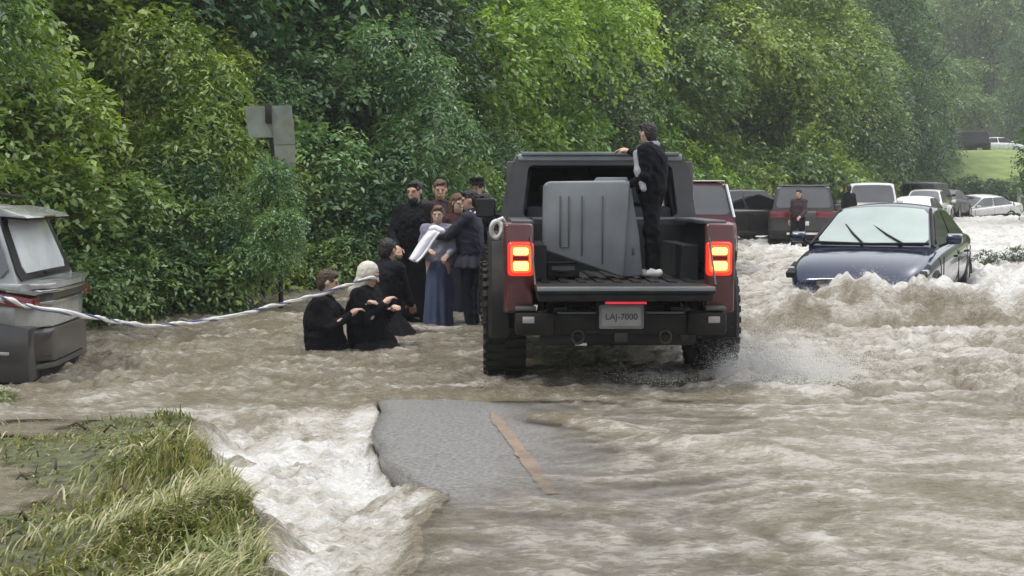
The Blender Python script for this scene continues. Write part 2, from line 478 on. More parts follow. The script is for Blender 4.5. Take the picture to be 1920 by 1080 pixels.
def water_fields(x, y):
    re = road_edge(y); be = bank_edge(y)
    onroad = ss(re - 0.04, re + 0.04, x)
    ex = sdpoly(EXPOSED, x, y)
    wdt = 0.16 + 0.34 * ss(6.9, 6.3, y) - 0.11 * ss(0.45, 0.05, ex)
    chan = ss(9.15, 8.05, y + 0.25 * pn(x * 1.7, y * 1.3, 21)) * np.clip((re + 0.01 - x) / wdt, 0, 1) ** 0.7 * ss(be - 0.08, be + 0.16, x)
    bank = bank_z(x, y)[1]
    base = np.interp(y, [0, 16, 35, 70, 140, 200], [0, 0.0, 0.13, 0.48, 0.60, 0.60])
    base = base - 0.15 * chan
    # how rough the water is
    A = 0.012 + 0.034 * ss(8.2, 10.5, y) + 0.020 * ss(1.6, 4.0, x) + 0.035 * ss(10.5, 14, y) * ss(0.5, 3, x) + 0.015 * ss(-1, -3, x) * ss(9, 11, y)
    A = A + 0.05 * chan + 0.05 * ss(5.2, 7.2, x) * ss(13.5, 17, y)
    A = A * (1 - 0.80 * bank)
    A = A * (1 - 0.30 * ss(2.4, 3.2, x) * ss(6.5, 5.6, x) * np.exp(-((y - 13.9) / 0.6) ** 2))
    A = A * np.interp(y, [0, 20, 60, 140], [1, 1.0, 1.0, 1.0])
    wx = x + 0.25 * pn(x * 1.1, y * 1.1, 31); wy = y + 0.25 * pn(x * 1.1, y * 1.1, 32)
    r1 = ridge(wx * 1.0, wy * 1.5, 33, 3) - 0.65
    r2 = ridge(wx * 2.6, wy * 3.9, 37, 2) - 0.55
    r3 = (pn(wx * 8, wy * 12, 41) * 0.6 + pn(wx * 17, wy * 25, 42) * 0.42) * np.interp(y, [5, 9, 14, 20], [1.0, 0.9, 0.35, 0.0])
    h = base + A * (1.5 * r1 + 1.15 * r2 + 1.1 * r3)
    h = h + 0.03 * pn(x * 0.35, y * 0.5, 44) * ss(9, 11, y)
    # film over the road, with the dry hump
    film = (0.046 - 0.014 * ss(1.6, 0.6, x) - 0.052 * ss(0.80, -0.30, ex + 0.16 * pn(x * 2.0, y * 2.6, 47) + 0.05 * pn(x * 7, y * 9, 48)))
    hr = ROAD_Z + film + 0.85 * (h - base) * ss(-0.1, 0.35, ex)
    wroad = onroad * ss(9.9, 9.1, y)
    h = h * (1 - wroad) + hr * wroad
    h = h - 0.20 * ss(0.10, -0.03, ex) * ss(re + 0.40, re + 0.22, x) * wroad
    # long low surge running across the lane behind the truck
    ax, ay, bx, by = _a.x, _a.y, _b.x, _b.y
    ln = math.hypot(bx - ax, by - ay); ux, uy = (bx - ax) / ln, (by - ay) / ln
    s = (x - ax) * ux + (y - ay) * uy; t = (x - ax) * -uy + (y - ay) * ux
    t = t + 0.18 * pn(s * 1.2, 3.1, 51) + 0.05 * pn(s * 5, 1.1, 52)
    h = h + 0.055 * np.exp(-(t / 0.13) ** 2) * ss(-0.3, 0.5, s) * ss(ln + 0.8, ln - 0.8, s) * (0.7 + 0.6 * pn(s * 2, t * 2, 53))
    # standing wave thrown up against the stalled saloon
    yc = 14.25 + 0.25 * pn(x * 0.9, 2.2, 55) + 0.08 * pn(x * 3, 1.2, 56) + 0.08 * (x - 4) - 0.5 * ss(5.2, 6.6, x)
    hw = np.interp(x, [2.0, 2.7, 3.3, 4.3, 4.9, 5.6, 6.4, 7.5, 10, 14], [0, 0.20, 0.48, 0.52, 0.48, 0.39, 0.35, 0.37, 0.34, 0.30])
    hw = hw * (1 + 0.22 * pn(x * 2.3, 5.5, 57) + 0.10 * pn(x * 6, 1.5, 58))
    dy = y - yc
    prof = np.where(dy < 0, np.exp(-(dy / 0.50) ** 2), np.exp(-(dy / 1.0) ** 2))
    h = h + hw * prof * (1 + 0.18 * r2 + 0.12 * r3 + 0.16 * r1)
    # shoulder of the wave (two lower rollers nearer)
    hw2 = np.interp(x, [2.2, 3.2, 4.5, 5.5, 6.5, 9], [0, 0.05, 0.09, 0.19, 0.20, 0.13])
    d2 = (y - (12.6 + 0.3 * pn(x * 0.8, 1.2, 61) - 0.10 * (x - 5))) / 0.42
    h = h + hw2 * np.exp(-d2 * d2) * (1 + 0.4 * r2)
    # piled-up water around and behind the saloon
    h = h + 0.20 * ss(4.5, 6.6, x) * ss(14.8, 16.5, y) * ss(34, 22, y)
    h = h + 0.24 * np.exp(-((x - 8.3) / 1.3) ** 2 - ((y - 20.5) / 1.5) ** 2)
    # wheel holes / wake of the truck
    h = h + 0.05 * np.exp(-(((x - 0.8) / 1.5) ** 2 + ((y - 9.55 + 0.1 * pn(x * 2, 1, 63)) / 0.10) ** 2)) * ss(-0.9, -0.3, x)
    h = h + 0.10 * np.exp(-(((x - 2.05) / 0.45) ** 2 + ((y - 10.5) / 0.55) ** 2)) * (1 + r2)
    # foam
    streak = fbm(wx * 1.6 + 0.5 * fbm(x * 3, y * 3, 70, 2), wy * 4.2, 71, 4)
    crest = np.clip(1.5 * r2 + 0.8 * r1, -1, 1)
    near = ss(9.5, 7.5, y)
    foam = 0.24 + 0.13 * near + (0.75 - 0.25 * near) * streak + (0.30 - 0.12 * near) * crest
    foam = foam + 0.15 * ss(2.2, 5, x) + 0.16 * ss(10, 13, y) * ss(1, 3, x) - 0.10 * ss(9, 11, y) * ss(0, -2, x)
    foam = foam + chan * (0.46 + 0.75 * fbm(wx * 1.6, wy * 5.5, 75, 4)) + 0.30 * np.exp(-((x - re + 0.12) / 0.10) ** 2) * ss(9.2, 8.4, y) - 0.25 * np.exp(-((x - re + 0.10) / 0.28) ** 2) * ss(6.9, 6.2, y)
    foam = foam + 0.55 * np.exp(-((dy - 0.12) / 0.30) ** 2) * np.clip(hw * 2, 0, 1) * (0.7 + 1.1 * pn(x * 4, y * 5, 76))
    foam = foam - 0.65 * np.exp(-((dy + 0.48) / 0.34) ** 2) * np.clip(hw * 2, 0, 1) * (0.75 + 0.9 * pn(x * 1.5, y * 2.5, 78))
    foam = foam + 0.35 * ss(5.6, 7.5, x) * ss(14.5, 17, y)
    foam = foam + 0.45 * np.exp(-(((x - 2.2) / 0.7) ** 2 + ((y - 10.4) / 0.8) ** 2))
    foam = foam - 0.30 * wroad * ss(0.75, 0.0, ex)
    foam = foam * (1 - 0.85 * bank) + 0.05 * bank
    ground = np.where(onroad > 0.5, road_z(x, y), -0.8)
    bz = bank_z(x, y)[0]
    ground = np.maximum(ground * wroad + (1 - wroad) * -0.8, bz)
    depth = h - ground
    return h, np.clip(foam, 0, 1), depth

def build_water():
    NR, NC = 640, 760
    t = np.linspace(0, 1, NR)
    Y = 3.0 * (190 / 3.0) ** t
    s = np.linspace(-1, 1, NC)
    YY, SS = np.meshgrid(Y, s, indexing='ij')
    XX = SS * (2.0 + 0.56 * YY)
    h, foam, depth = water_fields(XX, YY)
    V = np.stack([XX, YY, h], -1).reshape(-1, 3)
    i = np.arange(NR * NC).reshape(NR, NC)
    F = np.stack([i[:-1, :-1], i[:-1, 1:], i[1:, 1:], i[1:, :-1]], -1).reshape(-1, 4)
    me = raw_mesh('flood_water', V, F)
    for nm, a in (('foam', foam), ('depth', depth)):
        at = me.attributes.new(nm, 'FLOAT', 'POINT'); at.data.foreach_set('value', a.ravel().astype(np.float32))
    m = bpy.data.materials.new('muddy_water'); m.use_nodes = True
    n = m.node_tree.nodes; l = m.node_tree.links; b = n['Principled BSDF']
    tc = n.new('ShaderNodeTexCoord')
    af = n.new('ShaderNodeAttribute'); af.attribute_name = 'foam'
    ad = n.new('ShaderNodeAttribute'); ad.attribute_name = 'depth'
    mp = n.new('ShaderNodeMapping'); mp.inputs['Scale'].default_value = (1.0, 1.7, 1.0)
    l.new(tc.outputs['Object'], mp.inputs['Vector'])
    fn = n.new('ShaderNodeTexNoise'); fn.inputs['Scale'].default_value = 12; fn.inputs['Detail'].default_value = 9; fn.inputs['Roughness'].default_value = 0.68; fn.inputs['Distortion'].default_value = 0.8
    l.new(mp.outputs[0], fn.inputs['Vector'])
    mr = n.new('ShaderNodeMapRange'); mr.inputs[1].default_value = 0.25; mr.inputs[2].default_value = 0.75; mr.inputs[3].default_value = -0.36; mr.inputs[4].default_value = 0.36  # fine noise also paints small glints and dark ripple lines into the foam tone
    l.new(fn.outputs['Fac'], mr.inputs[0])
    ad2 = n.new('ShaderNodeMath'); ad2.operation = 'ADD'; ad2.use_clamp = True
    l.new(af.outputs['Fac'], ad2.inputs[0]); l.new(mr.outputs[0], ad2.inputs[1])
    cr = n.new('ShaderNodeValToRGB')
    e = cr.color_ramp.elements
    e[0].position = 0.0; e[0].color = (0.185, 0.158, 0.112, 1)
    e[1].position = 1.0; e[1].color = (0.69, 0.69, 0.685, 1)
    x = cr.color_ramp.elements.new(0.30); x.color = (0.285, 0.260, 0.212, 1)
    x = cr.color_ramp.elements.new(0.62); x.color = (0.465, 0.445, 0.405, 1)
    l.new(ad2.outputs[0], cr.inputs['Fac'])
    l.new(cr.outputs['Color'], b.inputs['Base Color'])
    rr = n.new('ShaderNodeMapRange'); rr.inputs[1].default_value = 0.2; rr.inputs[2].default_value = 0.9; rr.inputs[3].default_value = 0.09; rr.inputs[4].default_value = 0.6
    l.new(ad2.outputs[0], rr.inputs[0]); l.new(rr.outputs[0], b.inputs['Roughness'])
    b.inputs['IOR'].default_value = 1.33
    da = n.new('ShaderNodeMapRange'); da.interpolation_type = 'SMOOTHSTEP'
    da.inputs[1].default_value = 0.0; da.inputs[2].default_value = 0.050; da.inputs[3].default_value = 0.05; da.inputs[4].default_value = 1.0
    l.new(ad.outputs['Fac'], da.inputs[0]); l.new(da.outputs[0], b.inputs['Alpha'])
    n2 = n.new('ShaderNodeTexNoise'); n2.inputs['Scale'].default_value = 20; n2.inputs['Detail'].default_value = 5; n2.inputs['Roughness'].default_value = 0.6
    l.new(mp.outputs[0], n2.inputs['Vector'])
    bp = n.new('ShaderNodeBump'); bp.inputs['Strength'].default_value = 1.0; bp.inputs['Distance'].default_value = 0.05
    l.new(n2.outputs['Fac'], bp.inputs['Height']); l.new(bp.outputs[0], b.inputs['Normal'])
    o = link('flood_water', me, m)
    return tag(o, kind='structure')
water = build_water()

def build_road():
    ny, nx = 90, 24
    ys = np.linspace(2.2, 20, ny)
    V = []; 
    for y in ys:
        e = float(road_edge(y))
        for k in range(nx):
            x = e + (5.2 - e) * (k / (nx - 1)) ** 1.3
            V.append((x, y, float(road_z(x, y)) + 0.004 * float(pn(x * 3, y * 3, 81))))
    V = np.array(V); N = ny * nx
    Vb = V.copy(); Vb[:, 2] = -0.34
    i = np.arange(N).reshape(ny, nx)
    F = [np.stack([i[:-1, :-1], i[:-1, 1:], i[1:, 1:], i[1:, :-1]], -1).reshape(-1, 4)]
    F.append(np.stack([i[:-1, 0], i[1:, 0], i[1:, 0] + N, i[:-1, 0] + N], -1))
    rng = np.random.RandomState(5)
    Vb[i[:, 0], 0] += 0.06 + rng.rand(ny) * 0.08
    me = raw_mesh('road', np.concatenate([V, Vb]), np.concatenate(F))
    m = pm('wet_asphalt', (0.215, 0.215, 0.217), 0.30, var=0.45, scale=38, bump=0.8, bscale=60, spec=0.5, dirt=(0.22, 0.19, 0.15), dirt_amt=0.35)
    o = tag(link('road', me, m, smooth=False), kind='structure')
    p0, p1 = Vector((0.22, 6.3)), Vector((-0.12, 8.75))
    d = (p1 - p0).normalized(); nrm = Vector((d.y, -d.x))
    for off in (-0.02,):
        V = []; K = 30
        for k in range(K + 1):
            c = p0.lerp(p1, k / K) + nrm * off
            w = (0.040 + 0.016 * float(pn(k * 0.9, off * 30, 83))) * min(1.0, 0.35 + (K - k) / 6)
            for sgn in (-1, 1):
                q = c + nrm * (w * sgn)
                V.append((q.x, q.y, ROAD_Z + 0.006))
        F = [(2 * k, 2 * k + 1, 2 * k + 3, 2 * k + 2) for k in range(K)]
        ln = link('centre_line', raw_mesh('centre_line', V, F), M.setdefault('yellow_line', pm('yellow_line', (0.27, 0.20, 0.15), 0.4, var=0.3, scale=22, dirt=(0.19, 0.18, 0.17), dirt_amt=1.0)), o, smooth=False)
    return o
road = build_road()

def build_ground():
    # flood bed, then rising wooded slope on the left and beyond, lawn slope on the far right
    xs = np.concatenate([np.linspace(-700, -70, 14), np.linspace(-64, 90, 78), np.linspace(100, 700, 14)])
    ys = np.concatenate([[-60, -30, -10], np.linspace(0, 150, 76), np.linspace(160, 900, 16)])
    XX, YY = np.meshgrid(xs, ys)
    sx = np.interp(YY, [0, 8, 14, 16, 18.5, 20.5, 23, 31, 42, 52, 70, 100, 140, 300], [-8.5, -8.5, -7.6, -5.8, -5.0, -4.0, -2.4, 0.6, 5.5, 10.5, 18, 32, 46, 80])
    left = ss(-0.3, 3.0, sx - XX)
    slope = np.clip(sx - XX - 3, 0, 200)
    z = -1.0 + 1.35 * left + np.minimum(slope * 0.26, 34) * left + 0.5 * fbm(XX * 0.1, YY * 0.1, 90, 3) * left
    far = ss(112, 300, YY)
    z = np.maximum(z, -1 + far * 62)
    V = np.stack([XX, YY, z], -1).reshape(-1, 3)
    i = np.arange(XX.size).reshape(XX.shape)
    F = np.stack([i[:-1, :-1], i[:-1, 1:], i[1:, 1:], i[1:, :-1]], -1).reshape(-1, 4)
    m = pm('forest_floor', (0.035, 0.040, 0.020), 0.9, var=0.5, scale=0.6, bump=0.5, bscale=3)
    tag(link('ground', raw_mesh('ground', V, F), m), kind='structure')
build_ground()

def build_bank():
    ys = np.linspace(2.2, 9.0, 150); xs = np.linspace(-7.5, -0.2, 170)
    XX, YY = np.meshgrid(xs, ys)
    z, ins = bank_z(XX, YY)
    V = np.stack([XX, YY, z], -1).reshape(-1, 3)
    i = np.arange(XX.size).reshape(XX.shape)
    F = np.stack([i[:-1, :-1], i[:-1, 1:], i[1:, 1:], i[1:, :-1]], -1).reshape(-1, 4)
    m = pm('muddy_turf', (0.070, 0.078, 0.034), 0.5, var=0.6, scale=14, bump=0.9, bscale=30, dirt=(0.12, 0.13, 0.065), dirt_amt=0.7)
    tag(link('grass_bank', raw_mesh('grass_bank', V, F), m), kind='structure')
build_bank()

def leaf_material(name, trans=0.30, rough=0.5):
    m = bpy.data.materials.new(name); m.use_nodes = True
    n = m.node_tree.nodes; l = m.node_tree.links; b = n['Principled BSDF']; out = n['Material Output']
    a = n.new('ShaderNodeAttribute'); a.attribute_name = 'tint'
    oi = n.new('ShaderNodeObjectInfo')
    mx = n.new('ShaderNodeMix'); mx.data_type = 'RGBA'; mx.blend_type = 'MULTIPLY'; mx.inputs['Factor'].default_value = 1
    l.new(a.outputs['Color'], mx.inputs[6]); l.new(oi.outputs['Color'], mx.inputs[7])
    l.new(mx.outputs[2], b.inputs['Base Color'])
    b.inputs['Roughness'].default_value = rough
    b.inputs['Specular IOR Level'].default_value = 0.35
    t = n.new('ShaderNodeBsdfTranslucent')
    br = n.new('ShaderNodeMix'); br.data_type = 'RGBA'; br.blend_type = 'MULTIPLY'; br.inputs['Factor'].default_value = 1
    br.inputs[7].default_value = (1.25, 1.3, 0.6, 1)
    l.new(mx.outputs[2], br.inputs[6]); l.new(br.outputs[2], t.inputs['Color'])
    ms = n.new('ShaderNodeMixShader'); ms.inputs[0].default_value = trans
    l.new(b.outputs[0], ms.inputs[1]); l.new(t.outputs[0], ms.inputs[2]); l.new(ms.outputs[0], out.inputs['Surface'])
    return m
M['leaf'] = leaf_material('leaf')
M['blade'] = leaf_material('grass_blade', 0.2, 0.5)

def build_grass():
    rng = np.random.RandomState(12)
    N = 95000
    x = rng.uniform(-4.2, -0.4, N); y = rng.uniform(3.2, 8.9, N)
    z, ins = bank_z(x, y)
    be = bank_edge(y)
    thick = 0.20 + 0.80 * ss(-2.6, -1.9, x + 0.25 * pn(x, y, 3)) + 0.6 * fbm(x * 1.2, y * 1.2, 14, 2)
    thick = thick * (0.25 + 0.75 * ss(0.03, 0.09, z)) + 0.05
    keep = (ins > 0.45) & (rng.rand(N) < thick * 0.85) & (z > -0.06)
    x, y, z, be = x[keep], y[keep], z[keep], be[keep]
    n = len(x)
    ln = rng.uniform(0.05, 0.15, n) * (0.7 + 0.5 * ss(-2.3, -1.7, x))
    # combed by the current, mostly towards +x and the camera, with tufts standing
    fa = -0.5 + 1.3 * pn(x * 1.4, y * 1.4, 15) * 2 + rng.normal(0, 0.7, n)
    lean = np.clip(1.05 + 0.55 * pn(x * 1.1, y * 1.3, 16) + rng.normal(0, 0.28, n), 0.05, 1.5)
    w = rng.uniform(0.004, 0.009, n)
    S = 4
    V = np.zeros((n, S + 1, 2, 3))
    px, py, pz = x.copy(), y.copy(), z - 0.01
    for k in range(S + 1):
        t = k / S
        ang = lean * (0.35 + 1.1 * t) * 1.1
        wd = w * (1 - 0.85 * t)
        sx, sy = -np.sin(fa), np.cos(fa)
        V[:, k, 0] = np.stack([px - sx * wd, py - sy * wd, pz], -1)
        V[:, k, 1] = np.stack([px + sx * wd, py + sy * wd, pz], -1)
        st = ln / S
        px = px + np.cos(fa) * np.sin(ang) * st; py = py + np.sin(fa) * np.sin(ang) * st; pz = pz + np.cos(ang) * st
    base = (np.arange(n) * (S + 1) * 2)[:, None]
    F = np.concatenate([base + np.array([[2 * k, 2 * k + 1, 2 * k + 3, 2 * k + 2]]) for k in range(S)], 0)
    me = raw_mesh('grass', V.reshape(-1, 3), F)
    a = np.array([0.12, 0.150, 0.045]); b = np.array([0.24, 0.255, 0.105]); c = np.array([0.40, 0.37, 0.24])
    q = np.clip(0.5 + 0.9 * pn(x * 1.5, y * 1.5, 17) + rng.normal(0, 0.3, n), 0, 1)[:, None]
    col = a * (1 - q) + b * q
    r = (rng.rand(n) < 0.34)[:, None]
    col = np.where(r, c, col) * rng.uniform(0.8, 1.5, (n, 1))
    col = np.repeat(col, (S + 1) * 2, 0)
    at = me.attributes.new('tint', 'FLOAT_COLOR', 'POINT')
    at.data.foreach_set('color', np.concatenate([col, np.ones((len(col), 1))], 1).astype(np.float32).ravel())
    o = link('grass', me, M['blade'])
    tag(o, 'wet flattened grass on the bank beside the foaming channel', 'grass', kind='stuff')
build_grass()
# ================================================================== TREES AND BUSHES
def crown_mesh(name, seed, lobes, twigs, leaves, tl, leaf, colA, colB, droop=0.5, aspect=0.5):
    """lobes: list (x,y,z,r). leafy twigs grow out of every lobe; each leaf is its own small face"""
    rng = np.random.RandomState(seed)
    L = np.array(lobes, float)
    vol = L[:, 3] ** 2
    cnt = np.maximum((twigs * vol / vol.sum()).astype(int), 6)
    li = np.repeat(np.arange(len(L)), cnt); n = len(li)
    d = rng.normal(size=(n, 3)); d[:, 2] = d[:, 2] * 0.8 + 0.25
    d /= np.linalg.norm(d, axis=1)[:, None]
    rr = L[li, 3] * rng.uniform(0.62, 1.05, n) ** 0.7
    lump = 1 + 0.25 * pn(d[:, 0] * 2 + L[li, 0], d[:, 2] * 2 + L[li, 1], seed)
    st = L[li, :3] + d * (rr * lump)[:, None] * np.array([1, 1, 0.85])
    dr = d + rng.normal(0, 0.45, (n, 3)); dr[:, 2] += 0.15
    dr /= np.linalg.norm(dr, axis=1)[:, None]
    ln = tl * rng.uniform(0.6, 1.3, n)
    t = np.linspace(0.08, 1, leaves)
    P = st[:, None] + dr[:, None] * (ln[:, None] * t)[..., None]
    P[..., 2] -= droop * ln[:, None] * t ** 2
    tang = dr[:, None] * np.ones((1, leaves, 1)); tang[..., 2] -= 2 * droop * t * 0.8
    tang /= np.linalg.norm(tang, axis=-1)[..., None]
    side = np.cross(tang, np.array([0, 0, 1.0])); side /= np.linalg.norm(side, axis=-1)[..., None] + 1e-6
    sg = np.where(np.arange(leaves) % 2 == 0, 1.0, -1.0)[None, :, None]
    axis = side * sg * rng.uniform(0.5, 1.1, (n, leaves, 1)) + tang * rng.uniform(0.3, 1.0, (n, leaves, 1)) + rng.normal(0, 0.35, (n, leaves, 3))
    axis[..., 2] -= 0.25
    axis /= np.linalg.norm(axis, axis=-1)[..., None]
    nrm = np.array([0, 0, 1.0]) + 0.6 * d[:, None] + rng.normal(0, 0.45, (n, leaves, 3))
    wv = np.cross(axis, nrm); wv /= np.linalg.norm(wv, axis=-1)[..., None] + 1e-6
    nn = np.cross(wv, axis)
    sz = leaf * rng.uniform(0.65, 1.35, (n, 1, 1)) * rng.uniform(0.6, 1.25, (n, leaves, 1))
    P = P + rng.normal(0, leaf * 0.3, P.shape)
    v0 = P; v2 = P + axis * sz
    mid = P + axis * sz * 0.45 + nn * sz * 0.08
    v1 = mid + wv * sz * aspect * 0.5; v3 = mid - wv * sz * aspect * 0.5
    V = np.stack([v0, v1, v2, v3], 2).reshape(-1, 3)
    F = np.arange(len(V)).reshape(-1, 4)
    me = raw_mesh(name, V, F)
    mix = np.clip(0.5 + 0.34 * rng.normal(size=len(L))[li] + 0.16 * rng.normal(size=n), 0, 1)[:, None, None]
    c = np.array(colA) * (1 - mix) + np.array(colB) * mix
    c = c * rng.uniform(0.72, 1.3, (n, leaves, 1))
    c = np.broadcast_to(c[:, :, None, :], (n, leaves, 4, 3)).reshape(-1, 3)
    at = me.attributes.new('tint', 'FLOAT_COLOR', 'POINT')
    at.data.foreach_set('color', np.concatenate([c, np.ones((len(c), 1))], 1).astype(np.float32).ravel())
    me.materials.append(M['leaf'])
    return me
def lobes_round(seed, n, rx, ry, z0, z1, r0, r1, bulge=1.0):
    rng = np.random.RandomState(seed); out = []
    while len(out) < n:
        z = rng.uniform(0, 1)
        env = math.sin(math.pi * min(max(0.12 + 0.80 * z, 0), 1)) ** 0.7
        a = rng.uniform(0, 2 * math.pi); q = rng.uniform(0.45, 1) ** 0.5
        out.append((rx * env * q * math.cos(a), ry * env * q * math.sin(a), z0 + (z1 - z0) * z, rng.uniform(r0, r1) * (1.05 - 0.35 * z)))
    return out
def lobes_cone(seed, n, R, z0, z1, r0):
    rng = np.random.RandomState(seed); out = []
    for k in range(n):
        z = (k + rng.rand()) / n
        a = k * 2.4 + rng.rand(); q = R * (1.02 - z) * rng.uniform(0.5, 1)
        out.append((q * math.cos(a), q * math.sin(a), z0 + (z1 - z0) * z, r0 * (1.15 - 0.75 * z)))
    return out
CA, CB = (0.032, 0.078, 0.032), (0.205, 0.270, 0.085)       # leaf greens, dark to yellowish
CROWN = {
    'bush1': (crown_mesh('bush_leaves_a', 1, lobes_round(1, 19, 1.7, 1.5, 0.25, 3.6, 0.5, 0.80), 2500, 11, 0.45, 0.120, CA, CB, 0.55, 0.46), 4.2),
    'bush2': (crown_mesh('bush_leaves_b', 2, lobes_round(2, 21, 1.9, 1.6, 0.2, 4.4, 0.5, 0.85), 2700, 11, 0.52, 0.112, CA, CB, 0.85, 0.36), 5.0),
    'low':   (crown_mesh('low_leaves', 3, lobes_round(3, 14, 1.2, 0.9, 0.15, 1.2, 0.35, 0.6), 1200, 11, 0.36, 0.095, CA, CB, 0.6, 0.45), 1.6),
    'tree1': (crown_mesh('tree_leaves_a', 4, lobes_round(4, 23, 2.9, 2.7, 1.5, 9.0, 0.8, 1.35), 3100, 12, 0.85, 0.17, CA, CB, 0.6, 0.55), 10.0),
    'tree2': (crown_mesh('tree_leaves_b', 5, lobes_round(5, 27, 3.2, 2.9, 1.0, 11.0, 0.8, 1.45), 3400, 12, 0.95, 0.18, CA, CB, 0.75, 0.5), 12.0),
    'tree3': (crown_mesh('tree_leaves_c', 6, lobes_round(6, 21, 2.5, 2.3, 0.8, 8.0, 0.7, 1.15), 2900, 12, 0.75, 0.16, CA, CB, 0.45, 0.6), 9.0),
    'spruce': (crown_mesh('spruce_sprays', 7, lobes_cone(7, 52, 2.2, 0.8, 12.8, 0.85), 3000, 12, 0.8, 0.20, CA, CB, 0.7, 0.28), 13.5),
}
def trunk_mesh(name, seed, H, r, limbs=5):
    rng = random.Random(seed); bm = bmesh.new()
    pts = [(0, 0, -1.0)]; x = y = 0
    for k in range(1, 7):
        x += rng.uniform(-0.06, 0.06) * H * 0.12; y += rng.uniform(-0.06, 0.06) * H * 0.12
        pts.append((x, y, H * 0.85 * k / 6))
    bm_tube(bm, pts, [r * (1.1 - 0.95 * k / 6) for k in range(7)], 8)
    for k in range(limbs):
        t = 0.25 + 0.6 * k / limbs; i = int(t * 6)
        p = Vector(pts[i]); a = rng.uniform(0, 6.28); L = H * rng.uniform(0.16, 0.28)
        q = p + Vector((math.cos(a) * L * 0.6, math.sin(a) * L * 0.6, L * 0.35)); s = q + Vector((math.cos(a) * L * 0.4, math.sin(a) * L * 0.4, L * 0.4))
        bm_tube(bm, [p, q, s], [r * 0.4, r * 0.25, r * 0.08], 6)
    bmesh.ops.recalc_face_normals(bm, faces=bm.faces)
    me = bpy.data.meshes.new(name); bm.to_mesh(me); bm.free(); me.materials.append(M['bark'])
    me.polygons.foreach_set('use_smooth', np.ones(len(me.polygons), bool))
    return me
TRUNK = {k: trunk_mesh('trunk_' + k, i, CROWN[k][1], {'bush1': 0.06, 'bush2': 0.07, 'low': 0.03}.get(k, 0.17), 7) for i, k in enumerate(CROWN)}
M['leaf'].node_tree.nodes['Principled BSDF'].inputs['Roughness'].default_value = 0.36
M['leaf'].node_tree.nodes['Principled BSDF'].inputs['Specular IOR Level'].default_value = 0.5
def plant(kind, name, label, cat, group, loc, s, rz, col, sz=1.0):
    r = empty(name, loc, rz)
    r.scale = (s, s, s * sz)
    tag(r, label, cat, group)
    t = bpy.data.objects.new('trunk' if cat == 'tree' else 'stem', TRUNK[kind]); COL.objects.link(t); t.parent = r
    c = bpy.data.objects.new('crown' if cat == 'tree' else 'foliage', CROWN[kind][0]); COL.objects.link(c); c.parent = r
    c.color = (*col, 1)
    return r
RNG = random.Random(77)
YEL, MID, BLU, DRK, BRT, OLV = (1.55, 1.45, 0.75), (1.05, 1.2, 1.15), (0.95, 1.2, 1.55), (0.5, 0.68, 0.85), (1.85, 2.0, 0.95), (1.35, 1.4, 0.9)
def at(u, d, z=-0.1):
    return ((u - 960) / 2400.0 * d, d, z)
# front row of bushes along the flooded verge: photo column, distance, kind, scale, colour, height factor
front = [
    (-330, 12.6, 'bush1', 0.95, MID, 1, 'mid green bush beyond the nose of the silver hatchback'), (-180, 13.6, 'bush2', 0.95, MID, 1, 'mid green bush level with the middle of the silver hatchback'),
    (-40, 15.0, 'bush1', 0.95, OLV, 1.0, 'olive green bush right behind the silver hatchback'), (60, 16.0, 'bush1', 0.85, MID, 0.8, 'mid green bush behind the spoiler of the silver hatchback'),
    (150, 16.6, 'bush2', 0.85, MID, 0.85, 'mid green bush just past the tail of the silver hatchback'), (235, 18.4, 'bush2', 0.92, OLV, 0.95, 'olive green bush between silver hatchback and yellowish bush'),
    (320, 20.0, 'bush1', 1.05, YEL, 1.0, 'tall bush with yellowish green top overhanging the flooded verge'), (420, 21.8, 'bush2', 0.85, BLU, 0.85, 'bluish bush between yellowish bush and metal sign'),
    (500, 22.8, 'bush2', 0.95, BLU, 1.0, 'bluish green bush directly behind the metal sign'), (600, 22.4, 'bush1', 1.05, BLU, 0.95, 'bluish bush between metal sign and crouching people'),
    (670, 23.2, 'bush2', 1.0, BLU, 1.0, 'bluish bush behind the crouching people'), (735, 24.2, 'bush1', 0.95, MID, 0.9, 'mid green bush behind the tall bearded man'), (800, 26.5, 'bush2', 0.95, MID, 1.0, 'mid green bush behind the girl in blue'),
]
for i, (u, d, k, s, c, sz, lab) in enumerate(front):
    plant(k, 'bush', lab, 'bush', 'bushes along the flooded verge', at(u, d), s, RNG.uniform(0, 6.28), c, sz)
plant('bush1', 'sign_bush', 'small bush growing round the sign post', 'bush', None, at(492, 16.8, 0.50), 0.36, 2.0, BLU)
for u, d, s, c in [(40, 14.6, 0.8, MID), (120, 15.1, 0.8, MID), (205, 15.8, 0.85, MID), (300, 16.6, 0.9, MID), (370, 18.6, 0.8, MID), (450, 20.6, 0.8, MID), (590, 21.0, 0.9, MID), (655, 21.8, 0.9, MID), (705, 22.2, 0.9, MID)]:
    plant('low', 'undergrowth_bush', 'low bush trailing its leaves into the floodwater under the hedge', 'bush', 'low bushes at the waterline', at(u, d), s, RNG.uniform(0, 6.28), c)
